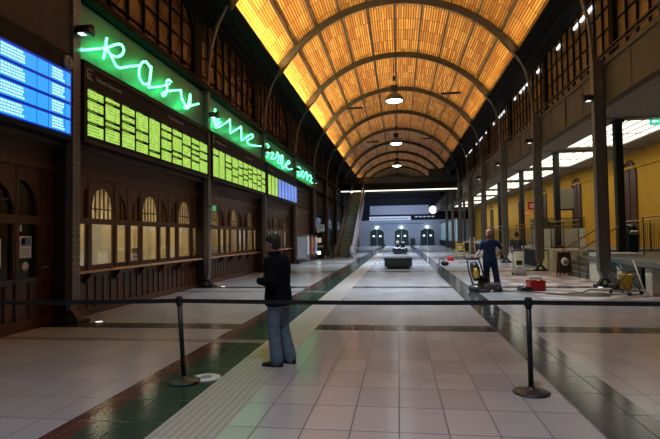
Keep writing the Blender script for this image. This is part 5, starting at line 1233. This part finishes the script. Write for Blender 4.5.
q = MB()
for i in range(26): q.box(-5.0+i*0.36, -4.8+i*0.36, 86.96, 87.0, 3.72, 3.86)
tag(q.build('wall_inscription', mat('dark blue lettering', (0.05, 0.08, 0.25), 0.6)), 'line of small dark blue lettering on the far wall', 'inscription')
for i, (x, n_) in enumerate(((-3.8, 'left'), (0.45, 'middle'), (4.85, 'right'))):
    t = thing('door_%d' % (i+2), 'dark green arched double door in the far wall, %s one' % n_, 'door', (x, 86.95, 0), kind='structure')
    pts = [(-1.2, 0), (1.2, 0), (1.2, 2.3)] + [(1.2*math.cos(a), 2.3+0.55*math.sin(a)) for a in [PI*j/10 for j in range(1, 10)]] + [(-1.2, 2.3)]
    q = MB(); q.prism(pts, -0.05, 0.04, 'y'); q.build('door_leaf', M['doorgreen'], t)
    q = MB(); pth = [(-1.28, -0.05, 0), (-1.28, -0.05, 2.3)] + [(1.28*math.cos(a), -0.05, 2.3+0.63*math.sin(a)) for a in [PI*j/10 for j in range(10, -1, -1)]] + [(1.28, -0.05, 0)]; q.tube(pth, 0.09, 6); q.box(-0.03, 0.03, -0.09, -0.05, 0, 2.8); q.build('door_frame', M['stone'], t)
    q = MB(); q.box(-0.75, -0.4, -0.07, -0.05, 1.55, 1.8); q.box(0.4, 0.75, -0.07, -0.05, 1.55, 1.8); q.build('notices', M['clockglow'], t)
    t = thing('door_lamp', 'small white lamp over the %s far door' % n_, 'lamp', (x, 86.8, 3.15), group='lamps over the far doors'); q = MB(); q.sphere((0, 0, 0), 0.16); q.build('lamp_globe', M['lamp_em'], t); q = MB(); q.tube([(0, 0.0, 0.1), (0, 0.18, 0.15)], 0.03, 6); q.build('bracket', M['black'], t)
t = thing('waste_bin', 'dark waste bin standing against the far wall between the doors', 'bin', (2.35, 86.3, 0)); q = MB(); q.lathe([(0.35, 0), (0.42, 1.0), (0.42, 1.1), (0.2, 1.3), (0, 1.3)], n=20); q.build('bin_body', M['doorgreen'], t); q = MB(); q.box(-0.2, 0.2, -0.44, -0.36, 0.85, 1.0); q.build('bin_opening', M['black'], t)
# bright glazed doors at the far right
b = MB(); b.box(6.9, 6.95, 60, 84, 0.95, 3.6)
t = thing('window_%d' % wi, 'row of bright pale blue glass screens far along the right side', 'window', kind='structure')
b.build('pane', mat('pale blue lit glass', (0.2, 0.3, 0.35), 0.3, em=(0.45, 0.72, 0.85), es=0.35), t)
b = MB()
for i in range(13): b.box(6.85, 6.98, 60+i*2-0.06, 60+i*2+0.06, 0.92, 3.7)
b.box(6.85, 6.98, 60, 84, 3.6, 3.75); b.build('window_frame', M['column_dark'], t)
SUB = {'rivets': ('shaft',), 'lamp_glass': ('lamp_shade', 'housing'), 'wheel': ('deck', 'frame'), 'clock_hands': ('clock_face',), 'clock_face': ('clock_rim',),
       'flap': ('bin_body',), 'bin_opening': ('bin_body',), 'sign_marks': ('sign_panel',), 'print_marks': ('sign_panel',), 'picture': ('chalkboard',), 'screen_glass': ('screen_frame',),
       'sack_neck': ('sack_body',), 'tank_front': ('water_tank',), 'front_panel': ('tank',), 'hub': ('rim',), 'top_flap': ('pack_body',), 'coin_panel': ('cabinet',), 'display_window': ('cabinet',),
       'screen': ('cabinet',), 'keypad_shelf': ('cabinet',), 'lit_panel': ('cabinet',), 'notices': ('door_leaf',), 'door_handle': ('door_frame',), 'daylit_pane': ('pane',), 'paper_slot': ('printer_body',), 'office_tube_light': ('office_walls',), 'bracket': ('counter_ledge',), 'glazing_bar': ('panelling',), 'pictogram': ('housing',)}
bykid = {}
for o in COL.objects:
    if o.parent: bykid.setdefault(o.parent.name, []).append(o)
for o in list(COL.objects):
    if o.parent is None and o.name in bykid:
        kids = bykid[o.name]
        for c in kids:
            want = SUB.get(c.name.split('.')[0])
            if not want or c.name in bykid: continue
            for p in kids:
                if p is not c and p.name.split('.')[0] in want and p.location.length < 1e-6 and p.parent is o: c.parent = p; break
print('objects', len(bpy.data.objects))
